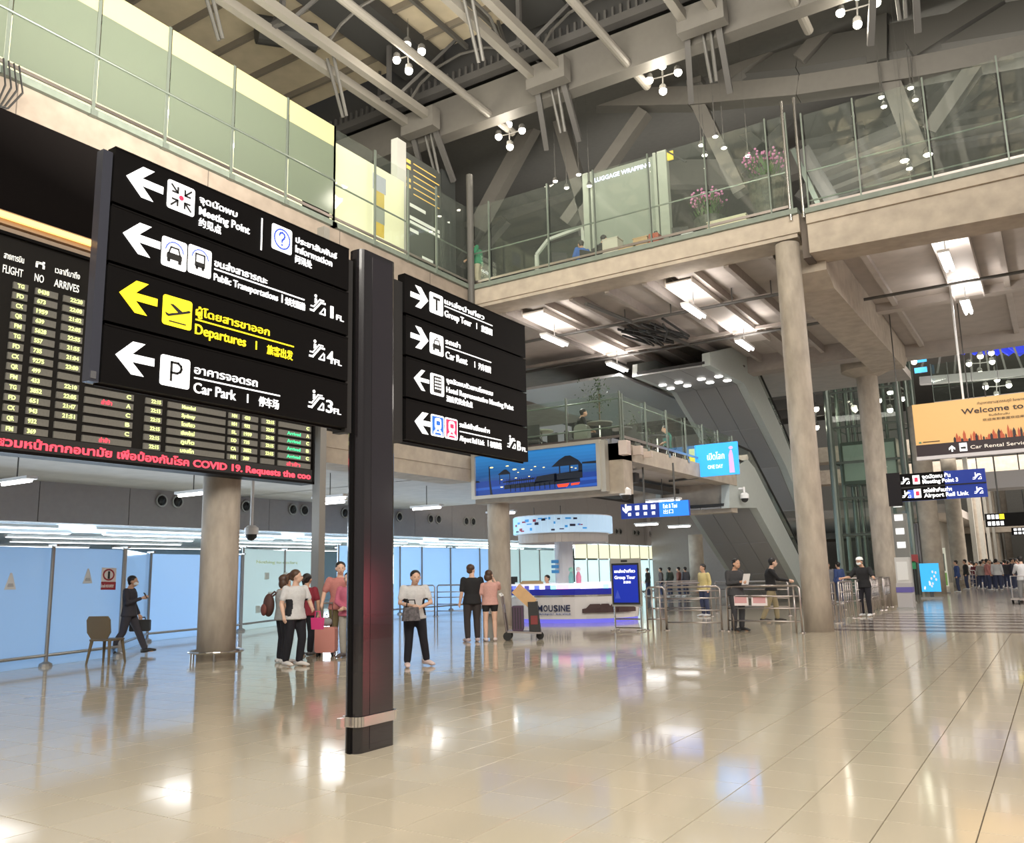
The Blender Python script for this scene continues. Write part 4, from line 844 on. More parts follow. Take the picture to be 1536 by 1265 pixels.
for x in (-.8, .2): MB().tube([(x, -.5, zt_), (x, -.5, 3.66)], .012, 6).build('hanger', steel_m, cp)
for k in range(3): MB().box(-.28, -.02, -.36, -.33, 1.5+.16*k, 1.6+.16*k).build('leaflet_box', mat('leaflet_blue', (.05, .25, .55), .5), cp)
for i, (px, c1_, c2_) in enumerate(((868, (.8, .25, .4), (.9, .75, .8)), (857, (.2, .5, .5), (.3, .6, .5)))):
    c = at_y(px, 870, 24.2); t = empty('souvenir', (c.x, 24.2, 1.18), label=['pink doll souvenir standing on the counter', 'green flask standing on the counter beside the pink doll'][i], cat='ornament')
    MB().rings([(0, 0, 0, .08, .08), (0, 0, .2, .09, .09), (0, 0, .34, .04, .04)], 10).build('body', mat('souv%d' % i, c1_, .4), t); MB().ball((0, 0, .42), .08).build('head', mat('souvh%d' % i, c2_, .4), t)
# ---------------------------------------------------------------- group tour monitor on stand
def lcd(px0, px1, pyt, pyb, Y, label): return None
mc = at_z(940, 947); ms = empty('display_stand', (mc.x, mc.y, 0), label='grey framed display on a steel stand showing group tour in white on navy', cat='display')
mw = (at_y(962, 880, mc.y).x-at_y(918, 880, mc.y).x); ztp = at_y(940, 838, mc.y).z; zbt = at_y(940, 910, mc.y).z
xo = at_y(918, 880, mc.y).x-mc.x
MB().box(xo, xo+mw, -.04, .04, zbt, ztp).build('housing', mat('stand_grey', (.42, .42, .38), .4, metal=.4), ms)
MB().box(xo+.03, xo+mw-.03, -.05, -.04, zbt+.05, ztp-.12).build('bezel', blackm, ms); MB().box(xo+.07, xo+mw-.07, -.055, -.05, zbt+.10, ztp-.17).build('screen', mat('screen_navy', (.01, .02, .25), .3, emit=.6, ecol=(.01, .035, .42)), ms)
MB().prism([(0, 0), (.16, 0), (.08, .22)], (mc.x+xo+.10, mc.y-.058, zbt+.2), (1, 0, 0), (0, 0, 1), .001).build('screen_glint', mat('screen_blue2', (.05, .08, .45), .3, emit=.4), ms, world=True)
wl_ = mat('screen_white', (1, 1, 1), .5, emit=1)
text('แหล่งนำเที่ยว', (mc.x+xo+.11, mc.y-.06, ztp-.36), (1, 0, 0), (0, -1, 0), .075, mw-.24, wl_, ms, bold=.02); text('Group Tour', (mc.x+xo+.11, mc.y-.06, ztp-.52), (1, 0, 0), (0, -1, 0), .085, mw-.24, wl_, ms, bold=.02); text('旅游团', (mc.x+xo+.36, mc.y-.06, ztp-.63), (1, 0, 0), (0, -1, 0), .05, .2, wl_, ms)
MB().box(xo+.30, xo+.48, -.045, -.04, ztp-.09, ztp-.04).build('logo_plate', blackm, ms)
for x in (xo+.05, xo+mw-.05): MB().tube([(x, 0, 0), (x, 0, zbt)], .025, 8).build('leg', inox, ms)
q = MB()
for z in (.08, .3): q.tube([(xo+.05, 0, z), (xo+mw-.05, 0, z)], .02, 8)
for y in (-.25, .25):
    for x in (xo+.05, xo+mw-.05): q.tube([(x, 0, .03), (x, y, .03)], .02, 8)
q.build('foot_frame', inox, ms)
# ---------------------------------------------------------------- steel queue barriers
def barrier(p, q, label, h=1.08, rails=(.28, .55, .82), uprights=0, group=None, dbl=False):
    p = Vector((*p, 0)); q = Vector((*q, 0)); c = (p+q)/2; t = empty('queue_barrier', c, label=label, cat='barrier', group=group); d = q-p; L = d.length; d.normalize(); u = Vector((0, 0, 1)); a = -d*L/2; b = d*L/2
    m = MB(); m.tube([a, a+u*(h-.06), a+u*h+d*.06, b+u*h-d*.06, b+u*(h-.06), b], .026, 8); m.build('frame', inox2, t, smooth=True)
    for s in rails: MB().tube([a+u*s, b+u*s], .018, 8).build('rail', inox2, t, smooth=True)
    if dbl:
        for e in (a+d*.14, b-d*.14): MB().tube([e, e+u*h], .024, 8).build('upright', inox2, t, smooth=True)
    for k in range(uprights):
        e = a+d*(L*(k+1)/(uprights+1)); MB().tube([e+u*.1, e+u*h], .016, 6).build('upright', inox2, t, smooth=True)
    fm = MB()
    for e in (a, b): fm.rings([(e.x, e.y, 0, .07, .07), (e.x, e.y, .02, .06, .06)], 12)
    fm.build('foot', inox2, t)
    return t
P1, P2, P3, P4 = at_z(972, 946), at_z(1000, 946), at_z(1094, 947), at_z(1204, 950)
barrier(P1.xy, P2.xy, 'short steel queue barrier right beside the group tour display', dbl=True)
barrier((P2.x+.02, P2.y), (P3.x-.18, P3.y), 'steel queue barrier with horizontal rails, left of the man reading a paper', rails=(.2, .5, .8, .98))
barrier((P3.x+.02, P3.y-.1), (P4.x, P4.y), 'steel queue barrier carrying two small notices, touching the round column', rails=(.26, .56, .84), dbl=True)
for px, l in ((1111, 'left of two small pink and white notices on the queue barrier'), (1139, 'right of two small pink and white notices on the queue barrier')):
    c = at_y(px, 900, P3.y-.12); t = empty('barrier_notice', c, label=l, cat='notice')
    MB().box(-.19, .19, -.015, -.005, -.14, .11).build('sheet', mat('notice_paper', (.8, .72, .72), .5), t); MB().box(-.15, .15, -.018, -.0155, -.08, .07).build('print', mat('notice_pink', (.65, .35, .36), .5), t)
for i, (a, b) in enumerate((((1000, 925), (1068, 925)), ((1075, 920), (1185, 924)), ((985, 915), (1060, 913)))):
    A_, B_ = at_z(*a), at_z(*b); barrier(A_.xy, B_.xy, ['steel barrier in the second row behind the reading man', 'steel barrier in the second row behind the leaning man', 'steel barrier in the third row, behind the group tour display'][i], rails=(.28, .55, .82, .95))
for i in range(5):
    y0 = 22.3+i*2.45; barrier((-5.15-.02*i, y0), (-5.25-.03*i, y0+2.3), ['steel barrier just behind the round column', 'second steel barrier behind the round column', 'steel barrier next to the man in the white cap', 'steel barrier past the man in the white cap', 'last steel barrier before the thick rear column'][i], uprights=5, rails=(.5, .8))
for i, (a, b) in enumerate((((1262, 905), (1312, 902)), ((1268, 915), (1330, 911)))):
    A_, B_ = at_z(*a), at_z(*b); barrier(A_.xy, B_.xy, ['steel barrier crossing behind the man in the white cap, rear one', 'steel barrier crossing at the foot of the rear column'][i], rails=(.28, .55, .82))
for i, (xa, xb) in enumerate(((606, 652), (656, 700))):
    A_, B_ = at_z(xa, 925), at_z(xb, 925); barrier(A_.xy, B_.xy, ['steel barrier right behind the woman with the handbag', 'steel barrier left of the man in black'][i], rails=(.2, .45, .7, .9), h=1.15)
# ---------------------------------------------------------------- escalators
XE = XM-.02
escg = mat('escalator_grey', (.42, .46, .44), .45, noise=.03); escs = mat('escalator_soffit', (.27, .27, .27), .4); 
def prof_at(pts, X=XE): return [(at_x(px, py, X).y, at_x(px, py, X).z) for px, py in pts]
def escal(label, side, soff, W=4.0, hand=None, tbk=.3):
    e = empty('escalator', (XE, side[0][0], 0), label=label, cat='escalator')
    MB().prism(side, (XE-tbk, 0, 0), (0, 1, 0), (0, 0, 1), tbk).build('side_casing', escg, e, world=True)
    MB().prism(side, (XE-W, 0, 0), (0, 1, 0), (0, 0, 1), .2).build('side_casing', escg, e, world=True)
    for (a, b) in zip(soff, soff[1:]):
        n = 3
        for k in range(n):
            for j in range(max(1, int(math.hypot(b[0]-a[0], b[1]-a[1])/2.4))):
                N = max(1, int(math.hypot(b[0]-a[0], b[1]-a[1])/2.4)); t0, t1 = j/N, (j+1)/N
                c = [a[0]+(b[0]-a[0])*t0, a[1]+(b[1]-a[1])*t0]; d = [a[0]+(b[0]-a[0])*t1, a[1]+(b[1]-a[1])*t1]
                x0_, x1_ = XE-W+.2+(W-.5)*k/n+.008, XE-W+.2+(W-.5)*(k+1)/n-.008; s_ = 1.0
                MB().add([(x0_, c[0]+.01, c[1]+.02), (x1_, c[0]+.01, c[1]+.02), (x1_, d[0]-.01, d[1]+.02), (x0_, d[0]-.01, d[1]+.02), (x0_, c[0]+.01, c[1]+.08), (x1_, c[0]+.01, c[1]+.08), (x1_, d[0]-.01, d[1]+.08), (x0_, d[0]-.01, d[1]+.08)], [(0, 1, 2, 3), (4, 5, 6, 7), (0, 1, 5, 4), (1, 2, 6, 5), (2, 3, 7, 6), (3, 0, 4, 7)]).build('soffit_panel', escs, e, world=True)
        MB().add([(XE-W+.2, a[0], a[1]+.10), (XE-.2, a[0], a[1]+.10), (XE-.2, b[0], b[1]+.10), (XE-W+.2, b[0], b[1]+.10), (XE-W+.2, a[0], a[1]+.2), (XE-.2, a[0], a[1]+.2), (XE-.2, b[0], b[1]+.2), (XE-W+.2, b[0], b[1]+.2)], [(0, 1, 2, 3), (4, 5, 6, 7), (0, 1, 5, 4), (1, 2, 6, 5), (2, 3, 7, 6), (3, 0, 4, 7)]).build('backing', blackm, e, world=True)
    if hand:
        for x in (XE-.12, XE-1.6):
            q = MB()
            for a, b in zip(hand, hand[1:]): q.bar((x, a[0], a[1]), (x, b[0], b[1]), .012, .55)
            q.build('glass_balustrade', gl_mez, e, world=True)
            MB().tube([(x, a, b+.3) for a, b in hand], .045, 8).build('handrail', rubber, e, world=True)
            MB().tube([(x, a, b-.28) for a, b in hand], .05, 8).build('rubber_skirt', rubber, e, world=True)
    return e
su = prof_at(((1065, 529), (1103, 520), (1119, 525), (1173, 645), (1206, 727), (1225, 745), (1225, 775), (1205, 765), (1179, 700), (1116, 575), (1065, 548)))
escal('upper grey escalator casing sloping down from the top floor, with downlights in its landing soffit', su, prof_at(((1225, 776), (1205, 766), (1179, 701), (1116, 576), (1065, 549))), W=XE-at_y(1008, 592, at_x(1116, 575, XE).y).x, hand=[(y, z+.3) for y, z in prof_at(((1100, 515), (1119, 523), (1173, 640), (1206, 722)))])
sl = prof_at(((1094, 706), (1122, 690), (1132, 702), (1189, 815), (1215, 868), (1222, 884), (1222, 900), (1208, 895), (1189, 860), (1135, 762), (1103, 762), (1094, 762)))
escal('lower grey escalator casing sloping from the mezzanine down to the hall floor', sl, prof_at(((1208, 896), (1189, 861), (1135, 763), (1094, 763))), W=XE-at_y(1027, 776, at_x(1131, 760, XE).y).x, hand=[(y, z+.3) for y, z in prof_at(((1110, 690), (1132, 699), (1189, 808), (1215, 862)))])
E0 = [o for o in COL.objects if o.name == 'escalator'][0]
# landing soffit with eight round downlights
yA, zA = prof_at(((1065, 549),))[0]
lsoff = MB().box(-18.5, XE-3.4, yA-.4, 39, zA+.05, zA+.15).build('landing_soffit', escs, E0, world=True)
for i, (px, py) in enumerate(((994, 578), (1006, 583), (1018, 574), (1031, 579), (1052, 569), (1065, 574), (1078, 565), (1091, 571))):
    # on the casing's soffit plane
    (ya, za_), (yb2, zb2) = prof_at(((1116, 576), (1065, 549))); r = ray(px, py); sl_ = (za_-zb2)/(ya-yb2); t = (zb2-CH-sl_*yb2)/(r.z-sl_*r.y); c = Vector((0, 0, CH))+r*t
    l = empty('downlight', (c.x, c.y, c.z), label='round white downlight in the escalator landing soffit, %s' % ['far left of eight', 'second from the left, front', 'third from the left', 'fourth from the left', 'fifth from the left', 'third from the right', 'second from the right, rear', 'far right of eight'][i], cat='downlight')
    l.rotation_euler = (math.atan(sl_), 0, 0)
    MB().rings([(0, 0, .01, .19, .19), (0, 0, .03, .19, .19)], 16).build('trim', alu, l); MB().rings([(0, 0, -.02, .15, .15), (0, 0, .01, .15, .15)], 16).build('lens', tube_e, l)
# ---------------------------------------------------------------- signs hanging in the hall
def hsign(name, px0, px1, pyt0, pyb0, Y, label, m, cat='sign', th=.12, rods=(.15, .85), ztop=None, rodm=None):
    a = at_y(px0, pyb0, Y); b = at_y(px1, pyb0, Y); z1_ = at_y(px0, pyt0, Y).z; e = empty(name, (a.x, Y, a.z), label=label, cat=cat); w = b.x-a.x; h = z1_-a.z
    MB().box(0, w, 0, th, 0, h).build('panel', m, e)
    for r in rods:
        if ztop: MB().tube([(w*r, th/2, h), (w*r, th/2, ztop-a.z)], .03, 8).build('rod', rodm or steel_m, e)
    return e, a, w, h
navy = mat('navy_panel', (.012, .03, .16), .4, emit=.55, ecol=(.02, .05, .35))
e, a, w, h = hsign('hanging_sign', 932, 1034, 757, 779, 23.5, 'wide blue hanging sign with white arrow and symbols under the mezzanine edge', navy, ztop=4.6, rods=(.35, .8))
MB().box(w*.58, w+.001, -.012, 0, 0, h).build('blue_panel', mat('sky_panel', (.02, .18, .75), .4, emit=.9, ecol=(.03, .22, .85)), e)
q = MB()
for k in range(4): q.box(w*(.10+.12*k), w*(.145+.12*k)+.04, -.02, -.012, h*.55, h*.85); q.box(w*(.11+.12*k), w*(.14+.12*k)+.03, -.02, -.012, h*.18, h*.38)
q.build('symbols', white_e, e); MB().prism([(b_, a_) for a_, b_ in ARROW], (a.x+w*.03, 23.5-.02, a.z+h*.35), (.22, 0, 0), (0, 0, .28), .004).build('arrow', white_e, e, world=True)
text('Exit & Taxi', (a.x+w*.64, 23.48, a.z+h*.55), (1, 0, 0), (0, -1, 0), .13, w*.2, white_e, e); text('出口', (a.x+w*.64, 23.48, a.z+h*.2), (1, 0, 0), (0, -1, 0), .1, w*.14, white_e, e)
# orange banner (car rental)
e, a, w, h = hsign('hanging_banner', 1376, 1640, 607, 686, 27.0, 'large orange hanging banner reading welcome, with a city skyline and a brown strip', mat('banner_orange', (.66, .40, .15), .5, emit=.22, ecol=(.85, .50, .19)), ztop=9.5, rods=(.32,), rodm=whitep)
br = mat('banner_brown', (.02, .008, .012), .5)
MB().box(0, w, -.015, 0, 0, h*.22).build('brown_strip', br, e); MB().box(-.02, w, -.03, .15, -.10, 0).build('lower_tube', mat('tube_lilac', (.6, .57, .58), .4), e)
BYY = 27.0-.02
text('ท่าอากาศยานสุวรรณภูมิ Suvarnabhumi Airport', (a.x+w*.40, BYY, a.z+h*.87), (1, 0, 0), (0, -1, 0), .07, w*.40, br, e); text('Welcome to Thailand', (a.x+w*.30, BYY, a.z+h*.72), (1, 0, 0), (0, -1, 0), .155, w*.62, br, e, bold=.01)
text('ยินดีต้อนรับ', (a.x+w*.46, BYY, a.z+h*.64), (1, 0, 0), (0, -1, 0), .05, w*.12, br, e); text('欢迎来到泰国欢迎来到泰国', (a.x+w*.42, BYY, a.z+h*.56), (1, 0, 0), (0, -1, 0), .055, w*.32, br, e)
text('Car Rental Service', (a.x+w*.33, 26.98, a.z+h*.07), (1, 0, 0), (0, -1, 0), .10, w*.34, mat('banner_cream', (.8, .7, .6), .5, emit=.6), e)
MB().prism([(b_, a_) for a_, b_ in [(1-x, y) for x, y in ARROW]][::-1], (a.x+w*.20, 26.97, a.z+h*.045), (.16, 0, 0), (0, 0, .18), .004).build('arrow', white_e, e, world=True)
MB().box(w*.265, w*.31, -.03, -.02, h*.04, h*.19).build('pictogram_plate', white_e, e); MB().box(w*.272, w*.303, -.035, -.03, h*.08, h*.12).build('pictogram', icon_k, e)
MB().box(w*.02, w*.035, -.02, -.0, h*.25, h*.28).build('logo', mat('banner_green', (.1, .25, .15), .5), e); MB().box(w*.045, w*.15, -.018, -.0, h*.262, h*.275).build('caption', br, e)
random.seed(11); q1, q2 = MB(), MB()
for k in range(46):
    x = w*(.235+.0145*k); hh = h*random.uniform(.03, .14)*(1.3 if k % 6 == 4 else .8); ww_ = w*random.uniform(.008, .02); (q1 if k % 3 else q2).box(x, x+ww_, -.02-.002*(k % 2), 0, h*.22, h*.22+hh); (q1 if k % 3 else q2).prism([(0, 0), (ww_, 0), (ww_/2, hh*.6)], (a.x+x, 26.98, a.z+h*.22+hh), (1, 0, 0), (0, 0, 1), .003) if 0 else None
    (q1 if k % 3 else q2).add([(x, -.02, h*.22+hh), (x+ww_, -.02, h*.22+hh), (x+ww_/2, -.02, h*.22+hh*1.6), (x+ww_/2, -.005, h*.22+hh*1.6)], [(0, 1, 2), (1, 3, 2), (0, 2, 3)])
q1.build('skyline_print', mat('skyline_red', (.35, .06, .02), .5, emit=.35, ecol=(.5, .1, .03)), e); q2.build('skyline_print', br, e)
# navy double sign with black end
e, a, w, h = hsign('hanging_sign', 1348, 1483, 712, 753, 31.0, 'navy and black hanging sign with two white rows of text below the orange banner', navy, ztop=None)
MB().box(-.30, .12, -.04, .16, -.14, h+.06).build('end_box', black2, e); MB().box(.1, w*.55, -.01, 0, 0, h).build('black_panel', black, e); MB().box(0, w, -.015, 0, h*.47, h*.52).build('seam', blackm, e)
for r, (t1, t2) in enumerate((('จุดนัดพบ ชั้น', 'Meeting Point 3'), ('รถไฟฟ้าเชื่อมท่าฯ', 'Airport Rail Link'))):
    zz = a.z+h*(.56 if r == 0 else .06); text(t1, (a.x+w*.30, 30.97, zz+h*.22), (1, 0, 0), (0, -1, 0), h*.13, w*.32, white_e, e, bold=.03); text(t2, (a.x+w*.30, 30.97, zz+h*.04), (1, 0, 0), (0, -1, 0), h*.14, w*(.4 if r == 0 else .5), white_e, e, bold=.03)
    MB().box(w*.19, w*.27, -.03, -.012, zz-a.z+h*.04, zz-a.z+h*.36).build('pictogram_plate', white_e, e); MB().box(w*.21, w*.25, -.035, -.03, zz-a.z+h*.12, zz-a.z+h*.28).build('pictogram', icon_r, e)
    if r: MB().box(w*.12, w*.19, -.033, -.012, h*.1, h*.4).build('pictogram_plate', icon_b, e)
    dd_ = MB()
    for p in ESC: dd_.prism(p, (a.x+w*.05, 30.97, zz+h*.05), (h*.3, 0, 0), (0, 0, h*.3), .003); dd_.prism(p, (a.x+w*.86, 30.97, zz+h*.05), (h*.28, 0, 0), (0, 0, h*.28), .003)
    dd_.build('escalator_pictogram', white_e, e, world=True)
for (x0_, x1_, yt, yb3, Y, lb, rows_) in ((1479, 1600, 771, 791, 46, 'black hanging sign with yellow and white symbols, far down the right hall', 2), (1518, 1640, 792, 803, 62, 'smallest black hanging sign, farthest down the right hall', 2)):
    e, a, w, h = hsign('hanging_sign', x0_, x1_, yt, yb3, Y, lb, black, ztop=None)
    q = MB(); q2 = MB()
    for k in range(4): q.box(w*(.03+.055*k), w*(.03+.055*k)+w*.04, -.02, -.0, h*.1, h*.4)
    for k in range(3): q.box(w*(.03+.055*k), w*(.03+.055*k)+w*.04, -.02, -.0, h*.58, h*.9)
    q2.box(w*.19, w*.25, -.02, 0, h*.55, h*.93); q.build('symbols', white_e, e); q2.build('yellow_symbol', yellow_e, e)
    for r in (.2, .8): MB().tube([(w*r, .06, h), (w*r, .06, 9.9-a.z)], .04, 6).build('rod', steel_m, e)
for o in [o for o in COL.objects if o.name.startswith('hanging_sign') and abs(o.location.y-31) < .1]:
    for r in (.3, 2.4): MB().tube([(r, .06, .8), (r, .06, 10.1-o.location.z)], .02, 6).build('rod', steel_m, o)
# ---------------------------------------------------------------- people
skin = mat('skin', (.56, .33, .22), .55); skin_l = mat('skin_light', (.68, .44, .33), .55); hairm = mat('hair_black', (.014, .011, .010), .5); hairb = mat('hair_brown', (.07, .035, .02), .5)
eye_m = mat('eye_dark', (.02, .015, .012), .3); maskm = mat('face_mask', (.75, .78, .8), .7)
def fabric(n, c): return mat('cloth_'+n, c, .85, noise=.06, nscale=30)
BASE = dict(pel=(0, 0, .93), waist=(0, 0, 1.06), chest=(0, .0, 1.26), neck=(0, -.01, 1.43), head=(0, .03, 1.60),
  sl=(-.175, -.01, 1.385), el=(-.235, -.03, 1.11), wl=(-.24, .05, .87), sr=(.175, -.01, 1.385), er=(.235, -.03, 1.11), wr=(.24, .05, .87),
  hl=(-.09, 0, .90), kl=(-.10, .03, .49), al=(-.10, -.01, .09), hr=(.09, 0, .90), kr=(.10, .03, .49), ar=(.10, -.01, .09), tl=(-.12, .16, .03), tr=(.12, .16, .03))
def voxel(o, size, smooth=True):
    md = o.modifiers.new('r', 'REMESH'); md.mode = 'VOXEL'; md.voxel_size = size
    sm = o.modifiers.new('s', 'SMOOTH'); sm.iterations = 2; sm.factor = .5
    dg = bpy.context.evaluated_depsgraph_get(); me = bpy.data.meshes.new_from_object(o.evaluated_get(dg)); old = o.data; o.modifiers.clear(); o.data = me; bpy.data.meshes.remove(old)
    if not me.materials: pass
    me.polygons.foreach_set('use_smooth', [True]*len(me.polygons)); return o
def V3(p): return Vector(p)
def torso(mb, J, k, top=True, low=None, wide=1.0):
    """stack of ellipses along the spine, turned to the shoulders and hips"""
    pe_, wa, chs, nk = V3(J['pel']), V3(J['waist']), V3(J['chest']), V3(J['neck'])
    hx = (V3(J['hr'])-V3(J['hl'])).normalized(); sx = (V3(J['sr'])-V3(J['sl'])).normalized()
    rows = [(pe_-(wa-pe_)*.55, .115, .095, hx), (pe_, .168*wide, .118, hx), (pe_.lerp(wa, .6), .155*wide, .11, hx), (wa, .14*wide, .10, hx), (wa.lerp(chs, .5), .150, .108, sx), (chs, .165, .118, sx), (chs.lerp(nk, .5), .165, .108, sx), (chs.lerp(nk, .8), .13, .085, sx), (nk, .066, .062, sx)]
    if low: rows[0] = (pe_-Vector((0, 0, low)), .185*wide, .135, hx)
    if not top: rows = rows[:4]
    vs = []; n = 16; fs = []
    for i, (c, rx, ry, ax) in enumerate(rows):
        d = (rows[min(i+1, len(rows)-1)][0]-rows[max(i-1, 0)][0]).normalized(); ax = (ax-d*ax.dot(d)).normalized(); ay = d.cross(ax)
        vs += [c+ax*((rx+k)*math.cos(2*PI*q/n))+ay*((ry+k)*math.sin(2*PI*q/n)) for q in range(n)]
    for i in range(len(rows)-1): fs += [(i*n+q, i*n+(q+1) % n, (i+1)*n+(q+1) % n, (i+1)*n+q) for q in range(n)]
    fs += [tuple(range(n))[::-1], tuple(range((len(rows)-1)*n, len(rows)*n))]
    mb.add(vs, fs)
def limb(mb, pts, rad, n=12):
    mb.tube(pts, rad, n)
    for p, r in zip(pts, rad): mb.ball(p, (r if not isinstance(r, tuple) else r[0])*.985, 10, 6)
def person(name_label, loc, face, h=1.7, J=None, top=('white', (.7, .7, .7)), sleeve=.5, bottom=('black', (.02, .02, .025)), blen=1.0, skirt=0, shoes=(.6, .6, .6), hair='short', hairc=None, sk=None, mask=False, extra=None, shirt_low=.10, group=None, turn=0, detail=True, panel=None):
    J2 = dict(BASE); J2.update(J or {}); J = J2; sk = sk or skin; hairc = hairc or hairm
    P_ = empty('person', loc, math.radians(face), label=name_label, cat='person', group=group); s = h/1.72; P_.scale = (s*1.13, s*1.13, s)
    hd = V3(J['head']); nk = V3(J['neck']); f = Vector((math.sin(math.radians(turn)), math.cos(math.radians(turn)), 0)); rt = Vector((f.y, -f.x, 0))
    b = MB(); torso(b, J, 0)
    limb(b, [nk-Vector((0, 0, .03)), nk.lerp(hd, .5)], [.058, .052])
    # head: cranium, face, jaw, nose, ears
    b.ball(hd+Vector((0, 0, .025))-f*.012, (.076, .092, .098), 14, 10); b.ball(hd+f*.022-Vector((0, 0, .04)), (.060, .066, .078), 12, 8); b.ball(hd+f*.085-Vector((0, 0, .022)), (.016, .022, .026), 8, 6)
    for q in (-1, 1): b.ball(hd+rt*(q*.078)-Vector((0, 0, .012)), (.014, .02, .03), 8, 6)
    for sd in ('l', 'r'):
        S_, E_, W_ = V3(J['s'+sd]), V3(J['e'+sd]), V3(J['w'+sd]); limb(b, [S_, S_.lerp(E_, .5), E_, E_.lerp(W_, .4), W_], [.052, .046, .037, .036, .026])
        d = (W_-E_).normalized(); inn = Vector((1 if sd == 'l' else -1, 0, 0)); side = (inn-d*inn.dot(d)).normalized(); nrm = d.cross(side); pl_ = W_+d*.06
        limb(b, [W_, pl_], [.026, .032], 8)
        for q, L in enumerate((.068, .078, .072, .056)):
            o_ = pl_+nrm*(.021*(q-1.5)); curl = side*.022; b.tube([o_, o_+d*L*.55+curl*.3, o_+d*L+curl], [.011, .010, .008], 6)
        b.tube([W_+d*.025+nrm*(-.02), W_+d*.055+nrm*(-.045)+side*.01, W_+d*.085+nrm*(-.05)+side*.02], [.013, .011, .009], 6)
        H_, K_, A_ = V3(J['h'+sd]), V3(J['k'+sd]), V3(J['a'+sd]); limb(b, [H_, H_.lerp(K_, .5), K_, K_.lerp(A_, .35), A_], [.082, .07, .052, .054, .036])
        T_ = V3(J['t'+sd]); limb(b, [A_-Vector((0, 0, .03)), T_.lerp(A_, .1)+Vector((0, 0, -.01)), T_], [.036, .034, .028], 8)
    body = b.build('body', sk, P_); voxel(body, .0125 if detail else .02)
    # shirt
    b = MB(); torso(b, J, .018, low=shirt_low)
    for sd in ('l', 'r'):
        S_, E_, W_ = V3(J['s'+sd]), V3(J['e'+sd]), V3(J['w'+sd])
        if sleeve <= .6: limb(b, [S_, S_.lerp(E_, sleeve*1.5)], [.0655, .059])
        else: limb(b, [S_, S_.lerp(E_, .5), E_, E_.lerp(W_, .9)], [.0655, .059, .050, .040])
    sm = fabric(*top); o = b.build('shirt', [sm]+([fabric(*panel)] if panel else []), P_); voxel(o, .018)
    if panel:
        me = o.data
        while len(me.materials) < 2: me.materials.append(fabric(*panel))
        for p in me.polygons:
            if abs(p.center.x-V3(J['waist']).x) > .105 and p.center.z < 1.20 and p.center.z > .9 and abs(p.center.x-V3(J['waist']).x) < .2 and abs(p.center.y) < .09: p.material_index = 1
    # trousers / skirt
    b = MB(); torso(b, J, .012, top=False)
    if skirt: b.rings([(J['pel'][0], J['pel'][1], .93-skirt, .20, .16), (J['pel'][0], J['pel'][1], 1.0, .165, .125)], 18)
    else:
        for sd in ('l', 'r'):
            H_, K_, A_ = V3(J['h'+sd]), V3(J['k'+sd]), V3(J['a'+sd]); K2 = H_.lerp(K_, min(1, blen*2)); limb(b, [H_, H_.lerp(K2, .5), K2], [.098, .086, .07])
            if blen > .5: limb(b, [K_, K_.lerp(A_, .5), K_.lerp(A_, (blen-.5)*2*.95)], [.07, .066, .058])
    o = b.build('skirt' if skirt else 'trousers', fabric(*bottom), P_); voxel(o, .018)
    for sd in ('l', 'r'):
        A_, T_ = V3(J['a'+sd]), V3(J['t'+sd]); d = T_-A_; d.z = 0; d = d.normalized() if d.length > .01 else Vector((0, 1, 0)); up_ = .02+max(0, A_.z-.09)
        b = MB(); b.tube([A_-d*.07-Vector((0, 0, .045)), A_-Vector((0, 0, .04)), A_.lerp(T_, .6)-Vector((0, 0, .005)), T_+d*.05], [(.040, .04), (.048, .045), (.046, .038), (.03, .022)], 12)
        o = b.build('shoe', mat('shoe_%02d%02d' % (int(shoes[0]*99), int(shoes[2]*99)), shoes, .5), P_, smooth=True)
    # hair
    b = MB(); c = hd+Vector((0, 0, .045))-f*.028; b.ball(c, (.088, .098, .092), 16, 10)
    if hair == 'short': b.ball(hd-f*.05-Vector((0, 0, .02)), (.074, .055, .07), 12, 8)
    if hair == 'pony': b.ball(hd-f*.06-Vector((0, 0, .01)), (.074, .05, .07), 12, 8); b.tube([hd-f*.11+Vector((0, 0, .05)), hd-f*.16, hd-f*.15-Vector((0, 0, .14))], [.035, .042, .015], 10)
    if hair == 'bun': b.ball(hd-f*.06-Vector((0, 0, .01)), (.074, .05, .07), 12, 8); b.ball(hd-f*.12-Vector((0, 0, .02)), .045, 10, 8)
    if hair == 'bob': b.ball(hd-f*.05-Vector((0, 0, .05)), (.098, .07, .11), 14, 10)
    o = b.build('hair', hairc, P_); voxel(o, .014)
    # trim the hair from the face
    bm = bmesh.new(); bm.from_mesh(o.data); kill = [v for v in bm.verts if (v.co-hd).dot(f) > .045 and v.co.z < hd.z+.055]; bmesh.ops.delete(bm, geom=kill, context='VERTS'); bm.to_mesh(o.data); bm.free()
    if detail:
        e = MB()
        for q in (-1, 1): e.ball(hd+f*.080+rt*(q*.028)+Vector((0, 0, .005)), (.010, .008, .006), 8, 6)
        e.build('eyes', eye_m, body)
        if not mask: MB().ball(hd+f*.083-Vector((0, 0, .068)), (.02, .008, .006), 8, 6).build('mouth', mat('lips', (.35, .12, .1), .5), body)
    if mask: MB().ball(hd+f*.045-Vector((0, 0, .048)), (.062, .055, .05), 12, 8).build('face_mask', maskm, P_, smooth=True)
    return P_, J
def ploc(px, py): c = at_z(px, py); return (c.x, c.y, 0)
def toward(loc, k=0):
    """heading (degrees) that faces the camera, plus k"""
    return math.degrees(math.atan2(-loc[0], -loc[1]))*-1+k
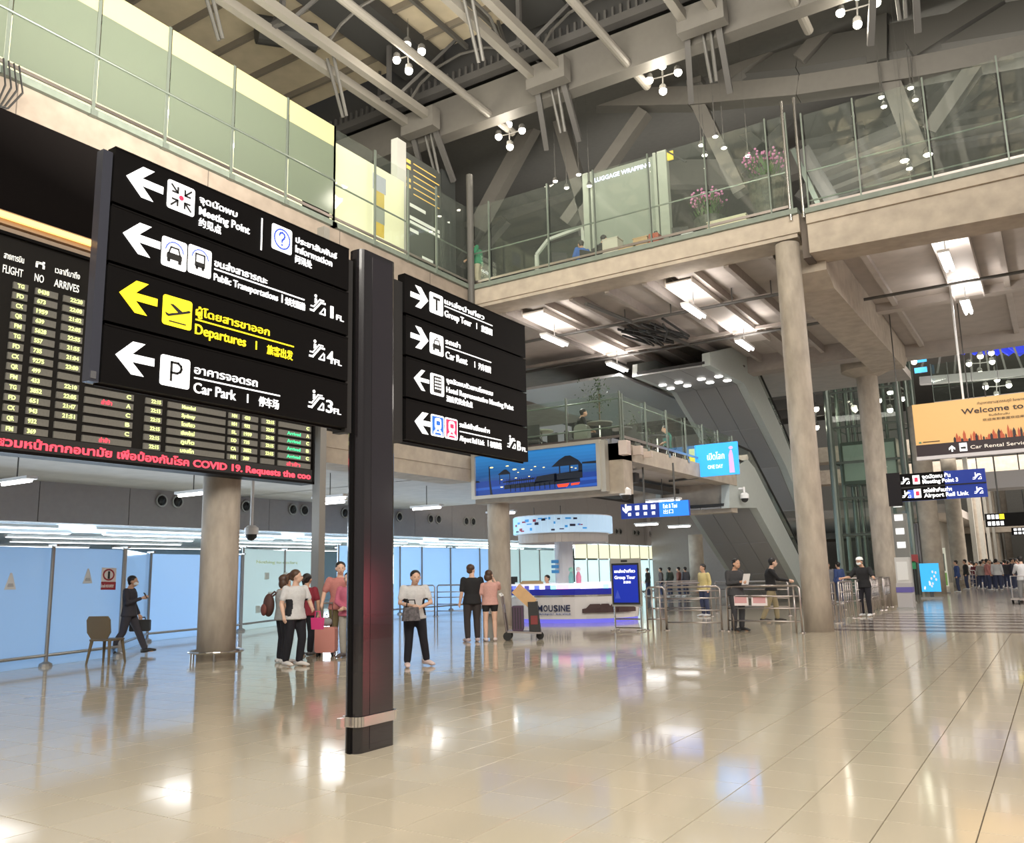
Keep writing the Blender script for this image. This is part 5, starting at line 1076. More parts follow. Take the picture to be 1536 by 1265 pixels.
# man in a dark suit with mask, walking right, briefcase in hand
WALK = dict(kl=(-.10, .16, .50), al=(-.10, .30, .13), tl=(-.10, .46, .10), kr=(.10, -.06, .50), ar=(.10, -.28, .14), tr=(.10, -.14, .04))
L = ploc(190, 984); F0 = toward(L)
pA, JA = person('man in a dark suit and white mask walking past the brown chair', L, F0+70, 1.66, dict(WALK, er=(.22, .04, 1.12), wr=(.10, .26, 1.22), el=(-.24, .0, 1.10), wl=(-.25, .10, .86), head=(0, .05, 1.585)), ('suit', (.035, .032, .04)), 1.0, ('suit', (.035, .032, .04)), shoes=(.02, .02, .02), mask=True, sk=skin)
MB().box(-.035, .035, -.01, .0, -.06, .08).build('phone', blackm, None)
ph = COL.objects[-1]; ph.location = pA.matrix_basis @ Vector((.06, .33, 1.27)); tag(ph, 'black phone in the hand of the suited man', 'phone'); ph.rotation_euler = (.6, 0, pA.rotation_euler.z)
def at_person(P_, v): return Matrix.LocRotScale(P_.location, P_.rotation_euler, P_.scale) @ Vector(v)
bc = empty('briefcase', at_person(pA, (-.27, .16, .50)), pA.rotation_euler.z, label='black briefcase carried by the suited man beside the glass screen', cat='briefcase')
MB().prism(rrect(-.21, .21, 0, .24, .03), (.05, 0, 0), (0, 1, 0), (0, 0, 1), .10).build('body', blackm, bc); MB().tube([(.0, -.07, .24), (.0, -.06, .285), (.0, .06, .285), (.0, .07, .24)], .012, 6).build('handle', blackm, bc); MB().box(-.06, -.052, .08, .15, .05, .16).build('tag', whitep, bc)
# woman in white and black polo (front left group)
L = ploc(441, 1000); F0 = toward(L)
pB, JB = person('woman in a white polo with black side panels looking over her shoulder', L, F0+35, 1.66, dict(kl=(-.10, .06, .49), kr=(.09, -.02, .5), ar=(.08, -.12, .10), tr=(.1, .04, .04), el=(-.25, .05, 1.12), wl=(-.16, .24, 1.02), er=(.25, -.02, 1.12), wr=(.27, .08, .90)), ('white', (.62, .62, .63)), .45, ('trouser_black', (.012, .012, .018)), shoes=(.75, .72, .7), hair='pony', hairc=hairb, turn=-45, panel=('panel_black', (.015, .015, .02)), sk=skin_l)
pb2, _ = person('person in a grey shirt with a backpack, behind the woman in the white polo', (L[0]-.68, L[1]+.35, 0), F0+110, 1.58, dict(el=(-.22, -.02, 1.1)), ('grey', (.35, .36, .36)), .45, ('trouser_black', (.012, .012, .018)), shoes=(.7, .7, .7), hair='bob', hairc=hairb)
bk = empty('backpack', at_person(pb2, (-.12, -.22, .98)), pb2.rotation_euler.z, label='dark brown backpack on the person behind the woman in the white polo', cat='backpack')
bkm = mat('backpack_brown', (.07, .03, .025), .7)
o = MB().ball((0, 0, .14), (.15, .10, .21), 14, 10).build('body', bkm, bk, smooth=True); MB().ball((0, -.09, .06), (.11, .05, .11), 12, 8).build('pocket', mat('backpack_red', (.16, .05, .04), .7), bk, smooth=True)
for s_ in (-1, 1): MB().tube([(s_*.09, .04, .3), (s_*.11, .14, .38), (s_*.11, .22, .30)], .018, 6).build('strap', bkm, bk)
pC, _ = person('woman in a dark red blouse waving behind the woman in the white polo', (ploc(458, 984)[0], ploc(458, 984)[1], 0), F0+150, 1.60, dict(el=(-.30, .05, 1.2), wl=(-.42, .12, 1.42), er=(.25, 0, 1.12)), ('dark_red', (.22, .02, .035)), .5, ('trouser_black', (.012, .012, .018)), shoes=(.1, .1, .1), hair='pony')
pkb = empty('shopping_bag', at_z(467, 975), 0, label='small bright pink bag hanging beside the woman in the white polo', cat='bag'); pkb.location.z = .62
pm2 = mat('bag_pink', (.75, .06, .25), .5); pkb.location.x = L[0]+.33; pkb.location.y = L[1]+.22
MB().prism([(-.11, 0), (.11, 0), (.13, .2), (-.13, .2)], (0, .04, 0), (1, 0, 0), (0, 0, 1), .08).build('body', pm2, pkb); MB().tube([(-.07, 0, .2), (-.05, 0, .31), (.05, 0, .31), (.07, 0, .2)], .01, 6).build('handle', pm2, pkb)
# couple with pink suitcase
L = ploc(511, 985); F0 = toward(L)
pD, _ = person('tall man in a salmon shirt and olive trousers holding the pink suitcase', (ploc(509, 983)[0], ploc(509, 983)[1], 0), F0+5, 1.82, dict(er=(.26, -.02, 1.14), wr=(.30, .10, .96), el=(-.23, .0, 1.1)), ('salmon', (.50, .20, .18)), .5, ('olive', (.16, .14, .07)), shoes=(.5, .4, .4), sk=skin_l)
pE, _ = person('woman in black top, pink cardigan and grey trousers, partly behind the black sign post', (ploc(522, 986)[0], ploc(522, 986)[1], 0), F0-25, 1.60, dict(el=(-.2, .08, 1.12), wl=(-.02, .2, 1.0), er=(.2, .08, 1.12), wr=(.02, .2, 1.02)), ('pink_cardigan', (.50, .13, .20)), .9, ('greige', (.36, .34, .30)), shoes=(.1, .08, .08), hair='pony', sk=skin_l, panel=None)
Lc = ploc(489, 985)
sc_ = empty('suitcase', Lc, math.radians(F0-15), label='salmon pink hard-shell suitcase on wheels left of the black sign post', cat='suitcase')
pkm = mat('case_pink', (.62, .27, .23), .4)
MB().prism(rrect(-.20, .20, .08, .56, .05), (0, .12, 0), (1, 0, 0), (0, 0, 1), .24).build('shell', pkm, sc_)
for z in (.2, .32, .44): MB().box(-.195, .195, -.125, -.118, z, z+.02).build('rib', mat('case_pink_d', (.48, .2, .17), .4), sc_)
q = MB()
for s_ in (-.10, .10): q.tube([(s_, -.06, .56), (s_, -.06, 1.02)], .010, 6)
q.bar((-.11, -.06, 1.02), (.11, -.06, 1.02), .03, .03); q.build('telescopic_handle', inox, sc_)
for sx in (-.15, .15):
    for sy in (-.08, .08): MB().tube([(sx-.015, sy, .04), (sx+.015, sy, .04)], .04, 12).build('wheel', rubber, sc_)
hb = empty('handbag', (Lc[0], Lc[1], .57), label='small grey bag resting on top of the pink suitcase', cat='bag'); MB().ball((0, 0, .09), (.13, .09, .09), 12, 8).build('body', mat('bag_grey', (.3, .29, .3), .6), hb, smooth=True); MB().tube([(-.06, 0, .16), (0, 0, .24), (.06, 0, .16)], .01, 6).build('handle', blackm, hb)
# woman with handbag right of the post
L = ploc(622, 1000); F0 = toward(L)
pF, _ = person('woman in a white and black polo looking down into her grey handbag', L, F0+12, 1.62, dict(head=(0, .09, 1.575), kl=(-.13, .05, .49), al=(-.20, -.02, .11), tl=(-.26, .10, .04), kr=(.10, .04, .49), ar=(.13, .05, .09), tr=(.15, .2, .03), el=(-.26, .04, 1.12), wl=(-.05, .24, 1.05), er=(.24, .02, 1.12), wr=(.10, .24, 1.08)), ('white', (.62, .62, .63)), .45, ('trouser_black', (.012, .012, .018)), shoes=(.75, .6, .58), hair='bun', panel=('panel_black', (.015, .015, .02)), sk=skin_l)
hb = empty('handbag', at_person(pF, (.12, .30, .82)), pF.rotation_euler.z, label='grey patterned handbag held open by the woman right of the sign post', cat='bag')
MB().prism([(-.15, 0), (.15, 0), (.12, .22), (-.12, .22)], (0, .05, 0), (1, 0, 0), (0, 0, 1), .10).build('body', mat('bag_pattern', (.12, .11, .12), .6, noise=.5, nscale=30), hb); MB().tube([(-.08, 0, .22), (-.06, 0, .34), (.06, 0, .34), (.08, 0, .22)], .012, 6).build('handle', blackm, hb)
# man in black and girl in pink
L = ploc(709, 963); F0 = toward(L)
pG, _ = person('tall young man in a black T-shirt and wide dark trousers, seen from behind', L, F0+195, 1.74, dict(el=(-.22, -.03, 1.1)), ('black_tee', (.012, .012, .014)), .55, ('brown_black', (.035, .028, .028)), shoes=(.5, .45, .4), hairc=hairb, turn=50, sk=skin_l)
L = ploc(736, 962)
pH, _ = person('girl in loose pink top and black shorts with her hand raised to her face', L, F0+185, 1.60, dict(er=(.22, .12, 1.25), wr=(.12, .20, 1.47), el=(-.22, -.0, 1.12)), ('pale_pink', (.58, .33, .29)), .55, ('short_black', (.012, .012, .014)), blen=.24, shoes=(.7, .6, .6), hair='bob', hairc=hairb, turn=40, sk=skin_l, shirt_low=.06)
# luggage cart
L = ploc(787, 960)
ct = empty('luggage_cart', L, .5, label='steel luggage trolley with black wheels in front of the limousine counter', cat='trolley')
MB().bar((-.38, 0, .20), (.40, 0, .16), .5, .04, up=(0, 0, 1)).build('deck', inox2, ct)
for s_ in (-.22, .22): MB().tube([(-.40, s_, .18), (-.50, s_, 1.0)], .022, 8).build('upright', inox2, ct)
MB().tube([(-.50, -.24, 1.0), (-.54, -.24, 1.05), (-.54, .24, 1.05), (-.50, .24, 1.0)], .025, 8).build('handle', mat('cart_white', (.7, .7, .7), .4), ct); MB().bar((-.45, 0, .62), (-.47, 0, .80), .46, .02, up=(1, 0, 0)).build('basket', inox2, ct)
for x, y, r in ((-.38, -.22, .10), (-.38, .22, .10), (.36, 0, .09)): MB().tube([(x, y-.025, r), (x, y+.025, r)], r, 16).build('wheel', rubber, ct)
def resting(name, v, label, cat): 
    return empty(name, Matrix.LocRotScale(ct.location, ct.rotation_euler, None) @ Vector(v), ct.rotation_euler.z, label=label, cat=cat)
s1 = resting('suitcase', (-.14, -.02, .215), 'dark purple ribbed suitcase standing on the luggage trolley', 'suitcase'); m_ = mat('case_purple', (.07, .035, .07), .4)
MB().prism(rrect(-.13, .13, 0, .56, .03), (0, .2, 0), (1, 0, 0), (0, 0, 1), .40).build('shell', m_, s1)
for k in range(4): MB().box(-.12+.06*k, -.10+.06*k, -.208, -.2, .04, .52).build('rib', blackm, s1)
s2 = resting('suitcase', (.22, 0, .20), 'black soft suitcase leaning at the front of the luggage trolley', 'suitcase')
MB().prism([(-.10, 0), (.16, 0), (.10, .66), (-.12, .66)], (0, .2, 0), (1, 0, 0), (0, 0, 1), .40).build('shell', blackm, s2); MB().box(-.06, .1, -.21, -.2, .15, .35).build('pocket', mat('case_red', (.2, .03, .03), .6), s2)
s3 = resting('cardboard_box', (.02, 0, .99), 'tan cardboard box tipped on top of the suitcases on the trolley', 'box'); s3.rotation_euler = (0, .75, ct.rotation_euler.z)
MB().box(-.27, .27, -.17, .17, -.13, .13).build('carton', mat('cardboard', (.58, .37, .19), .8, noise=.05), s3); MB().box(-.272, .272, -.03, .03, .13, .132).build('tape', mat('tape', (.4, .28, .15), .3), s3)
s4 = resting('suitcase', (-.82, .25, 0), 'pale grey suitcase standing behind the trolley handle', 'suitcase'); MB().prism(rrect(-.15, .15, .05, .6, .04), (0, .2, 0), (1, 0, 0), (0, 0, 1), .36).build('shell', mat('case_grey', (.35, .36, .33), .4), s4)
for x in (-.1, .1): MB().tube([(x, -.1, .03), (x, .1, .03)], .03, 10).build('wheel', rubber, s4)
# counter clerk
c = at_z(828, 925); person('clerk with black hair in a dark jacket sitting behind the limousine counter', (cx-.7, cy-.2, -.18), 170, 1.62, {}, ('clerk_navy', (.05, .04, .10)), .9, ('trouser_black', (.012, .012, .018)), detail=False)
it = empty('desk_monitor', (cx-1.4, cy-1.2, 1.18), label='small dark monitor on the counter at the left of the clerk', cat='monitor'); MB().box(-.16, .16, -.02, .02, .06, .24).build('screen', blackm, it); MB().box(-.05, .05, -.04, .04, 0, .06).build('foot', blackm, it)
it = empty('paper_tray', (cx-.55, cy-1.45, 1.18), label='brown paper tray on the countertop before the clerk', cat='tray'); MB().box(-.35, .35, -.12, .12, 0, .07).box(-.3, .3, -.1, .1, .07, .10).build('tray', mat('tray_tan', (.4, .28, .14), .7), it)
# reading man, leaning man
L = ploc(1108, 947); F0 = toward(L)
pI, _ = person('man in a dark grey jacket reading a white paper behind the queue barrier', L, F0+38, 1.76, dict(head=(0, .08, 1.59), el=(-.24, .06, 1.12), wl=(-.06, .26, 1.14), er=(.22, .02, 1.12), wr=(.08, .26, 1.16)), ('charcoal', (.05, .05, .055)), .95, ('charcoal2', (.04, .04, .045)), shoes=(.02, .02, .02), sk=skin)
pp = MB().prism([(-.10, -.14), (.10, -.14), (.10, .14), (-.10, .14)], (0, 0, 0), (1, 0, 0), (0, .35, .94), .004).build('paper', whitep, None); pp.location = at_person(pI, (0, .36, 1.22)); pp.rotation_euler = (0, 0, pI.rotation_euler.z); tag(pp, 'white sheet of paper held by the man in the dark grey jacket', 'paper')
L = ploc(1160, 933)
pJ, _ = person('man in black sweater and khaki trousers leaning on the barrier, in profile', L, F0+95, 1.78, dict(head=(0, .10, 1.60), neck=(0, .03, 1.43), el=(-.2, .18, 1.14), wl=(-.15, .42, 1.10), er=(.2, .18, 1.14), wr=(.15, .42, 1.10), al=(-.1, .12, .09), tl=(-.12, .28, .03), kl=(-.1, .1, .49), ar=(.1, -.25, .10), kr=(.1, -.1, .49), tr=(.1, -.08, .04)), ('black_sweater', (.012, .012, .014)), .85, ('khaki', (.30, .25, .15)), shoes=(.03, .025, .02), sk=skin_l)
L = ploc(1300, 925)
pK, _ = person('person in black with a white mask leaning on the barriers by the rear column', L, F0-30, 1.76, dict(head=(.03, .08, 1.59), el=(-.3, .1, 1.15), wl=(-.4, .3, 1.12), er=(.3, .1, 1.15), wr=(.42, .32, 1.12)), ('black_sweater', (.012, .012, .014)), .6, ('trouser_black', (.012, .012, .018)), mask=True)
cpj = empty('cap', at_person(pK, (.03, .05, 1.645)), pK.rotation_euler.z, label='white cap on the masked person by the rear column', cat='cap'); MB().rings([(0, 0, 0, .105, .115), (0, 0, .05, .10, .11), (0, 0, .09, .06, .07), (0, 0, .10, .01, .01)], 14).build('crown', whitep, cpj); MB().prism([(-.07, .08), (.07, .08), (.05, .19), (-.05, .19)], (0, 0, 0), (1, 0, 0), (0, 1, 0), .012).build('peak', whitep, cpj)
# person copies: queue and crowd
def clone(src, label, loc, rz, s=1.0, cols=None, group=None):
    c = copy_tree(src); c.location = loc; c.rotation_euler = (0, 0, math.radians(rz)); c.scale = [x*s for x in src.scale]; c['label'] = label
    if group: c['group'] = group
    elif 'group' in c: del c['group']
    for ch_ in c.children:
        k = ch_.name.split('.')[0]
        if cols and k in cols:
            ch_.data = ch_.data.copy(); ch_.data.materials.clear(); ch_.data.materials.append(fabric(*cols[k]))
    return c
base, _ = person('person in a blue jacket standing behind the barriers, right of the lower escalator', ploc(1262, 905), 60, 1.68, {}, ('navy_jacket', (.04, .07, .2)), .9, ('jean', (.04, .05, .10)), detail=False)
for px, py, rz, lb, cl in ((1246, 903, 200, 'person in grey just right of the round front column, beyond the barriers', ('grey_b', (.2, .2, .22))), (1059, 925, 150, 'person in a yellow top at the far end of the queue', ('yellow_top', (.6, .5, .22))), (973, 918, 90, 'dark-haired person queueing right behind the display stand', ('dk1', (.05, .05, .05))), (993, 918, 120, 'second dark-haired person of the far queue', ('dk2', (.1, .08, .08))), (1006, 918, 70, 'third dark-haired person of the far queue', ('dk3', (.06, .08, .07))), (1020, 916, 100, 'fourth dark-haired person of the far queue', ('dk4', (.2, .08, .06))), (1030, 916, 60, 'fifth dark-haired person of the far queue, nearest the escalator', ('dk5', (.1, .1, .12)))):
    c = at_z(px, 895 if px < 1059 else py); clone(base, lb, (c.x, c.y, 0), rz, 1, {'shirt': cl})
# crowd far right
random.seed(5)
cc = [(.02, .02, .02), (.5, .2, .18), (.03, .03, .05), (.35, .33, .3), (.05, .05, .06), (.15, .03, .04), (.1, .1, .12), (.6, .6, .6)]
fabs = [('crowd%d' % i, c) for i, c in enumerate(cc)]
for i in range(26):
    px = 1448+ (i*37 % 84); py = 873+(i*13 % 14); c = at_z(px, py); clone(base, 'traveller in a %s top in the far crowd under the small black hanging signs' % ('black', 'pink', 'navy', 'beige', 'dark grey', 'maroon', 'charcoal', 'white')[i % 8], (c.x, c.y, 0), random.uniform(0, 360), random.uniform(.92, 1.04), {'shirt': fabs[i % 8]}, group='far crowd at the right')
c = at_z(1535, 905); clone(pJ, 'person in white at the right edge pushing a trolley', (c.x+.1, c.y, 0), 20, .97, {'shirt': ('white', (.62, .62, .63)), 'trousers': ('grey_t', (.25, .25, .25))})
c = at_z(1410, 893); clone(base, 'person in dark blue standing beside the green poster column', (c.x+.5, c.y+4, 0), 100, 1, None)
# upstairs people
cg = at_y(733, 400, YB+.9)
pU, _ = person('man in a green T-shirt bending at the corner of the upper balcony', (cg.x-.1, YB+.45, 10.5), 110, 1.74, dict(head=(0, .20, 1.56), neck=(0, .10, 1.41), chest=(0, .05, 1.25), el=(-.22, .1, 1.1), wl=(-.2, .28, .98)), ('green_tee', (.02, .20, .10)), .5, ('beige', (.4, .35, .26)), detail=False)
SIT = dict(hl=(-.1, 0, .90), kl=(-.12, .44, .88), al=(-.12, .48, .46), tl=(-.12, .64, .42), hr=(.1, 0, .90), kr=(.12, .44, .88), ar=(.12, .48, .46), tr=(.12, .64, .42))
def seated(px, py, Y, z, label, rz, top, bot=('trouser_black', (.012, .012, .018))):
    c = at_y(px, py, Y); P_, _ = person(label, (c.x, Y, z-.40), rz, 1.7, dict(SIT, el=(-.24, .06, 1.12), wl=(-.12, .28, 1.02), er=(.24, .06, 1.12), wr=(.12, .28, 1.02), head=(0, .07, 1.59)), top, .6, bot, detail=False)
    s_ = empty('seat', (c.x, Y, z), math.radians(rz), label='dark seat under the %s' % label.replace(' on the mezzanine', '').replace(' on the balcony', ''), cat='chair')
    MB().box(-.24, .24, -.22, .24, .40, .45).build('seat_pad', blackm, s_); MB().box(-.24, .24, -.26, -.22, .45, .85).build('backrest', blackm, s_)
    for x in (-.2, .2):
        for y in (-.2, .2): MB().tube([(x, y, 0), (x, y, .4)], .015, 6).build('leg', inox, s_)
    return P_
seated(872, 620, YB+1.2, 5.05, 'person in black with a tan collar sitting on the mezzanine', -50, ('black_sweater', (.012, .012, .014)))
seated(1000, 640, 27, 5.05, 'person in a teal shirt sitting on the mezzanine near the blue screen', 120, ('teal', (.03, .22, .18)))
seated(872, 350, YB+1.5, 10.5, 'person in a blue vest sitting beside the luggage booth on the balcony', 60, ('blue_vest', (.04, .12, .4)))
seated(903, 345, YB+1.5, 10.5, 'person in a dark coat sitting left of the cartons on the balcony', -20, ('coat', (.03, .03, .035)))
# ---------------------------------------------------------------- things on the upper balcony
def vase(px, py, Y, label, h, r):
    c = at_y(px, py, Y); t = empty('flower_planter', (c.x, Y, 10.5), label=label, cat='planter')
    MB().rings([(0, 0, 0, r*.6, r*.6), (0, 0, h*.5, r*.8, r*.8), (0, 0, h, r, r)], 16).build('pot', mat('planter_dark', (.06, .065, .05), .6, noise=.4, nscale=12), t)
    lf = MB(); fl_ = MB(); random.seed(int(px))
    for k in range(220):
        a = random.uniform(0, 2*PI); rr = random.uniform(.1, 1.15)*r; z = h+random.uniform(0, .55); d = Vector((math.cos(a)*rr, math.sin(a)*rr, z)); e = d+Vector((math.cos(a)*.08, math.sin(a)*.08, .16)); w = Vector((-math.sin(a), math.cos(a), 0))*.02
        lf.add([d-w, d+w, e+w*.3, e-w*.3], [(0, 1, 2, 3)])
    for k in range(120):
        a = random.uniform(0, 2*PI); rr = random.uniform(.2, 1.2)*r; z = h+random.uniform(.5, .78); fl_.ball((math.cos(a)*rr, math.sin(a)*rr, z), .035, 6, 4)
    o = lf.build('leaves', mat('leaf', (.06, .12, .03), .6), t); o['kind'] = 'stuff'; o = fl_.build('blossoms', mat('blossom_pink', (.6, .22, .42), .6), t); o['kind'] = 'stuff'
vase(1150, 290, YB+.9, 'big dark planter with pink flowers by the end of the balcony', 1.35, .50); vase(1064, 320, YB+1.3, 'smaller planter with pink flowers on the balcony, left of the biggest one', .85, .45)
# luggage wrapping booth
t = empty('wrapping_booth', (at_y(880, 300, YB+2.6).x, YB+2.6, 10.5), label='grey green booth with a lit luggage wrapping sign across its top edge', cat='booth')
a = at_y(887, 262, YB+2.6); b = at_y(985, 232, YB+2.6); W_ = b.x-a.x; Z1 = a.z-10.5
bm2 = mat('booth_grey', (.24, .27, .23), .5)
MB().box(0, W_, 0, .12, .4, Z1).build('wall', bm2, t)
for x, w in ((-.28, .2), (0, .10), (W_-.1, .10), (W_+.05, .3)): MB().box(x, x+w, -.12, .1, 0, Z1+.05).build('post', mat('booth_post', (.33, .36, .31), .5), t)
t.location.x = a.x
text('LUGGAGE WRAPPING', (a.x+.12, YB+2.58, a.z-.32), (1, 0, 0), (0, -1, 0), .15, W_-.35, mat('booth_sign', (.7, .75, 1), .5, emit=1.3, ecol=(.75, .8, 1)), t, bold=.02)
MB().bar((W_+.35, 0, Z1+.02), (W_+.95, 0, Z1-.5), .05, .05).build('arm', blackm, t); MB().box(W_+.33, W_+.55, -.02, .02, Z1-.3, Z1).build('flag', mat('flag_yellow', (.7, .5, .05), .6), t)
for i, (px, w, h, c, l) in enumerate(((920, .5, .75, (.5, .47, .4), 'pale carton box stack between two seated people on the balcony'), (945, .55, .4, (.5, .36, .2), 'tan open carton before the luggage booth'), (965, .45, .55, (.45, .3, .16), 'brown carton at the right of the luggage booth'), (985, .3, .6, (.4, .1, .06), 'small red bag beside the cartons on the balcony'), (1010, .7, .35, (.03, .03, .03), 'black duffel bag on the balcony floor'), (830, .5, .35, (.12, .07, .04), 'dark brown basket behind the balcony glass'), (1035, .35, .4, (.5, .52, .5), 'pale grey case right of the black duffel bag'), (1095, 1.1, .5, (.62, .58, .42), 'cream low cabinet between the two flower planters'))):
    c2 = at_y(px, 340, YB+1.0); t = empty('carton' if i in (0, 1, 2) else ('cabinet' if i == 7 else 'bag'), (c2.x, YB+.9, 10.5), label=l, cat='box' if i in (0, 1, 2) else ('cabinet' if i == 7 else 'bag'))
    m_ = mat('lug%d' % i, c, .7); MB().prism(rrect(-w/2, w/2, 0, h, .04), (0, .2, 0), (1, 0, 0), (0, 0, 1), .4).build('body', m_, t)
    if i in (0, 1, 2, 7): MB().box(-w/2-.01, w/2+.01, -.215, .215, h, h+.03).build('lid', m_, t)
    else: MB().tube([(-w*.2, 0, h), (-w*.12, 0, h+.12), (w*.12, 0, h+.12), (w*.2, 0, h)], .015, 6).build('handle', blackm, t)
# arched grey door frame, dark sign tower and directory at the balcony corner
t = empty('arched_doorway', (at_y(805, 380, YB+4).x, YB+4, 10.5), label='pale arched glass doorway behind the balcony, right of the man in green', cat='doorway')
q = MB(); q.bar((0, 0, 0), (0, 0, 2.3), .12, .1); q.bar((0, 0, 2.3), (.5, 0, 2.75), .12, .1); q.bar((.5, 0, 2.75), (1.9, 0, 2.9), .12, .1); q.bar((1.9, 0, 2.9), (1.9, 0, 0), .12, .1); q.build('frame', mat('pale_frame', (.55, .58, .53), .5), t); MB().box(.05, 1.85, .03, .05, 0, 2.6).build('glass', gl_mez, t)
sbx = struct(MB().box(-14.5, 4, YB+7.5, YB+7.7, 10.5, 12.9).build('wall_balcony_rear', mat('rear_wall', (.30, .32, .28), .6)))
dx_ = XL-1.2
a = at_x(618, 233, dx_); b = at_x(668, 268, dx_)
t = empty('departure_directory', (dx_, a.y, 10.5), label='tall dark directory board with yellow and white rows behind the balcony corner', cat='sign')
dz0, dz1 = 10.6, a.z
y0_, y1_ = at_x(608, 380, dx_).y, at_x(662, 380, dx_).y
MB().box(dx_-.1, dx_, y0_, y1_, dz0, dz1).build('panel', mat('dir_dark', (.045, .05, .045), .5), t, world=True)
MB().box(dx_-.2, dx_+.05, y1_, y1_+.75, 10.5, dz1+.15).build('pillar', mat('dir_dark2', (.03, .033, .033), .4), t, world=True)
MB().box(dx_-.2, dx_+.05, y0_-.45, y0_-.02, 10.5, dz1+.25).build('pale_post', mat('pale_post', (.5, .5, .47), .4), t, world=True)
q = MB(); q2 = MB(); H_ = dz1-dz0; wy = y1_-y0_
for r in range(6):
    z = dz1-H_*(.06+.05*r); q.box(dx_, dx_+.01, y0_+wy*.22, y0_+wy*(.95 if r % 2 else .85), z-.03, z)
    if r % 3 != 2: q.box(dx_, dx_+.012, y0_+wy*.03, y0_+wy*.14, z-.09, z+.02)
for r, (z, w) in enumerate(((.40, .55), (.50, .95), (.54, .95), (.60, .35), (.78, .3), (.84, .3))): q2.box(dx_, dx_+.01, y0_+wy*(.12 if r < 4 else .45), y0_+wy*(w+(.45 if r > 3 else 0)), dz1-H_*z-.11, dz1-H_*z)
q.build('yellow_lettering', mat('dir_yellow', (.7, .45, .1), .5, emit=.5), t, world=True); q2.build('white_lettering', mat('dir_white', (.7, .7, .65), .5, emit=.35), t, world=True)
for ch_ in list(t.children)[-2:]: ch_['kind'] = 'stuff'
t = empty('advert_panel', (XL-.6, at_x(578, 320, XL-.6).y, 10.5), label='cream panel with a blurred yellow and blue figure behind the last balcony panes', cat='poster')
y0_, y1_ = at_x(500, 330, XL-.6).y, at_x(606, 330, XL-.6).y
MB().box(XL-.75, XL-.6, y0_, y1_, 10.5, 13.2).build('panel', mat('cream_panel', (.80, .78, .55), .5, emit=.08, ecol=(1, .96, .7)), t, world=True)
yy = y0_+(y1_-y0_)*.62; ww = (y1_-y0_)
for (z0_, z1_, c, k) in ((12.45, 12.95, (.4, .42, .5), .16), (12.0, 12.45, (.6, .45, .1), .12), (11.5, 12.0, (.3, .33, .3), .13), (11.1, 11.5, (.65, .45, .05), .12)): MB().box(XL-.6, XL-.585, yy-ww*k*.6, yy+ww*k*.6, z0_, z1_).build('print', mat('adv%d' % int(z0_*10), c, .6), t, world=True)
# ---------------------------------------------------------------- mezzanine things
def plant(px, py, Y, z, label, h=.9, seed=1, n=160, r=.45, pot=True):
    c = at_y(px, py, Y); t = empty('potted_plant', (c.x, Y, z), label=label, cat='plant'); random.seed(seed)
    MB().rings([(0, 0, 0, .14, .14), (0, 0, .35, .2, .2)], 12).build('pot', mat('pot_grey', (.2, .2, .18), .6), t); MB().tube([(0, 0, .3), (.02, 0, h)], .02, 6).build('stem', mat('stem', (.12, .08, .04), .8), t)
    lf = MB()
    for k in range(n):
        a = random.uniform(0, 2*PI); rr = abs(random.gauss(0, r*.5)); d = Vector((math.cos(a)*rr, math.sin(a)*rr, h+random.gauss(0, .22))); e = d+Vector((random.uniform(-.1, .1), random.uniform(-.1, .1), random.uniform(-.06, .1))); w = Vector((-math.sin(a), math.cos(a), .3))*.025; lf.add([d, (d+e)/2+w, e, (d+e)/2-w], [(0, 1, 2, 3)])
    o = lf.build('leaves', mat('leaf_dark', (.035, .07, .02), .6), t); o['kind'] = 'stuff'
plant(898, 600, YB+1.3, 5.05, 'leafy potted tree on the mezzanine corner, behind the seated person in black', 1.7, 2, 260, .6)
plant(1065, 650, 29.5, 5.05, 'potted plant on the mezzanine above the blue screen', .9, 4, 160, .5); plant(975, 640, 26, 5.05, 'low dark potted plant along the mezzanine railing', .7, 6, 140, .5); plant(950, 640, 24.3, 5.05, 'bushy potted plant close to the mezzanine corner post', .8, 8, 160, .5)
for i, (px, Y, c) in enumerate(((812, YB+1.0, (.3, .32, .25)), (900, YB+.8, (.25, .24, .22)), (930, 23.4, (.1, .1, .1)), (985, 25.6, (.05, .05, .06)))):
    p = at_y(px, 650, Y); t = empty('cafe_table', (p.x, Y, 5.05), label=['cafe table with pale top nearest the directional sign, on the mezzanine', 'cafe table right of the seated person in black', 'dark cafe table at the corner of the mezzanine', 'dark cafe table in front of the person in teal'][i], cat='table')
    MB().rings([(0, 0, .70, .38, .38), (0, 0, .74, .38, .38)], 18).build('tabletop', mat('cafe_%d' % i, c, .4), t); MB().tube([(0, 0, 0), (0, 0, .7)], .03, 8).build('pedestal', inox, t); MB().rings([(0, 0, 0, .22, .22), (0, 0, .02, .2, .2)], 14).build('base', inox, t)
t = empty('suitcase', (at_y(873, 640, YB+.7).x, YB+.7, 5.05), label='round-cornered grey suitcase beside the mezzanine railing', cat='suitcase'); MB().prism(rrect(-.22, .22, .06, .72, .15), (0, .12, 0), (1, 0, 0), (0, 0, 1), .24).build('shell', mat('case_silver', (.3, .31, .27), .4), t)
for x in (-.15, .15): MB().tube([(x, -.08, .03), (x, .08, .03)], .03, 10).build('wheel', rubber, t)
seat0 = [o for o in COL.objects if o.name.startswith('seat') and o.type == 'EMPTY'][0]
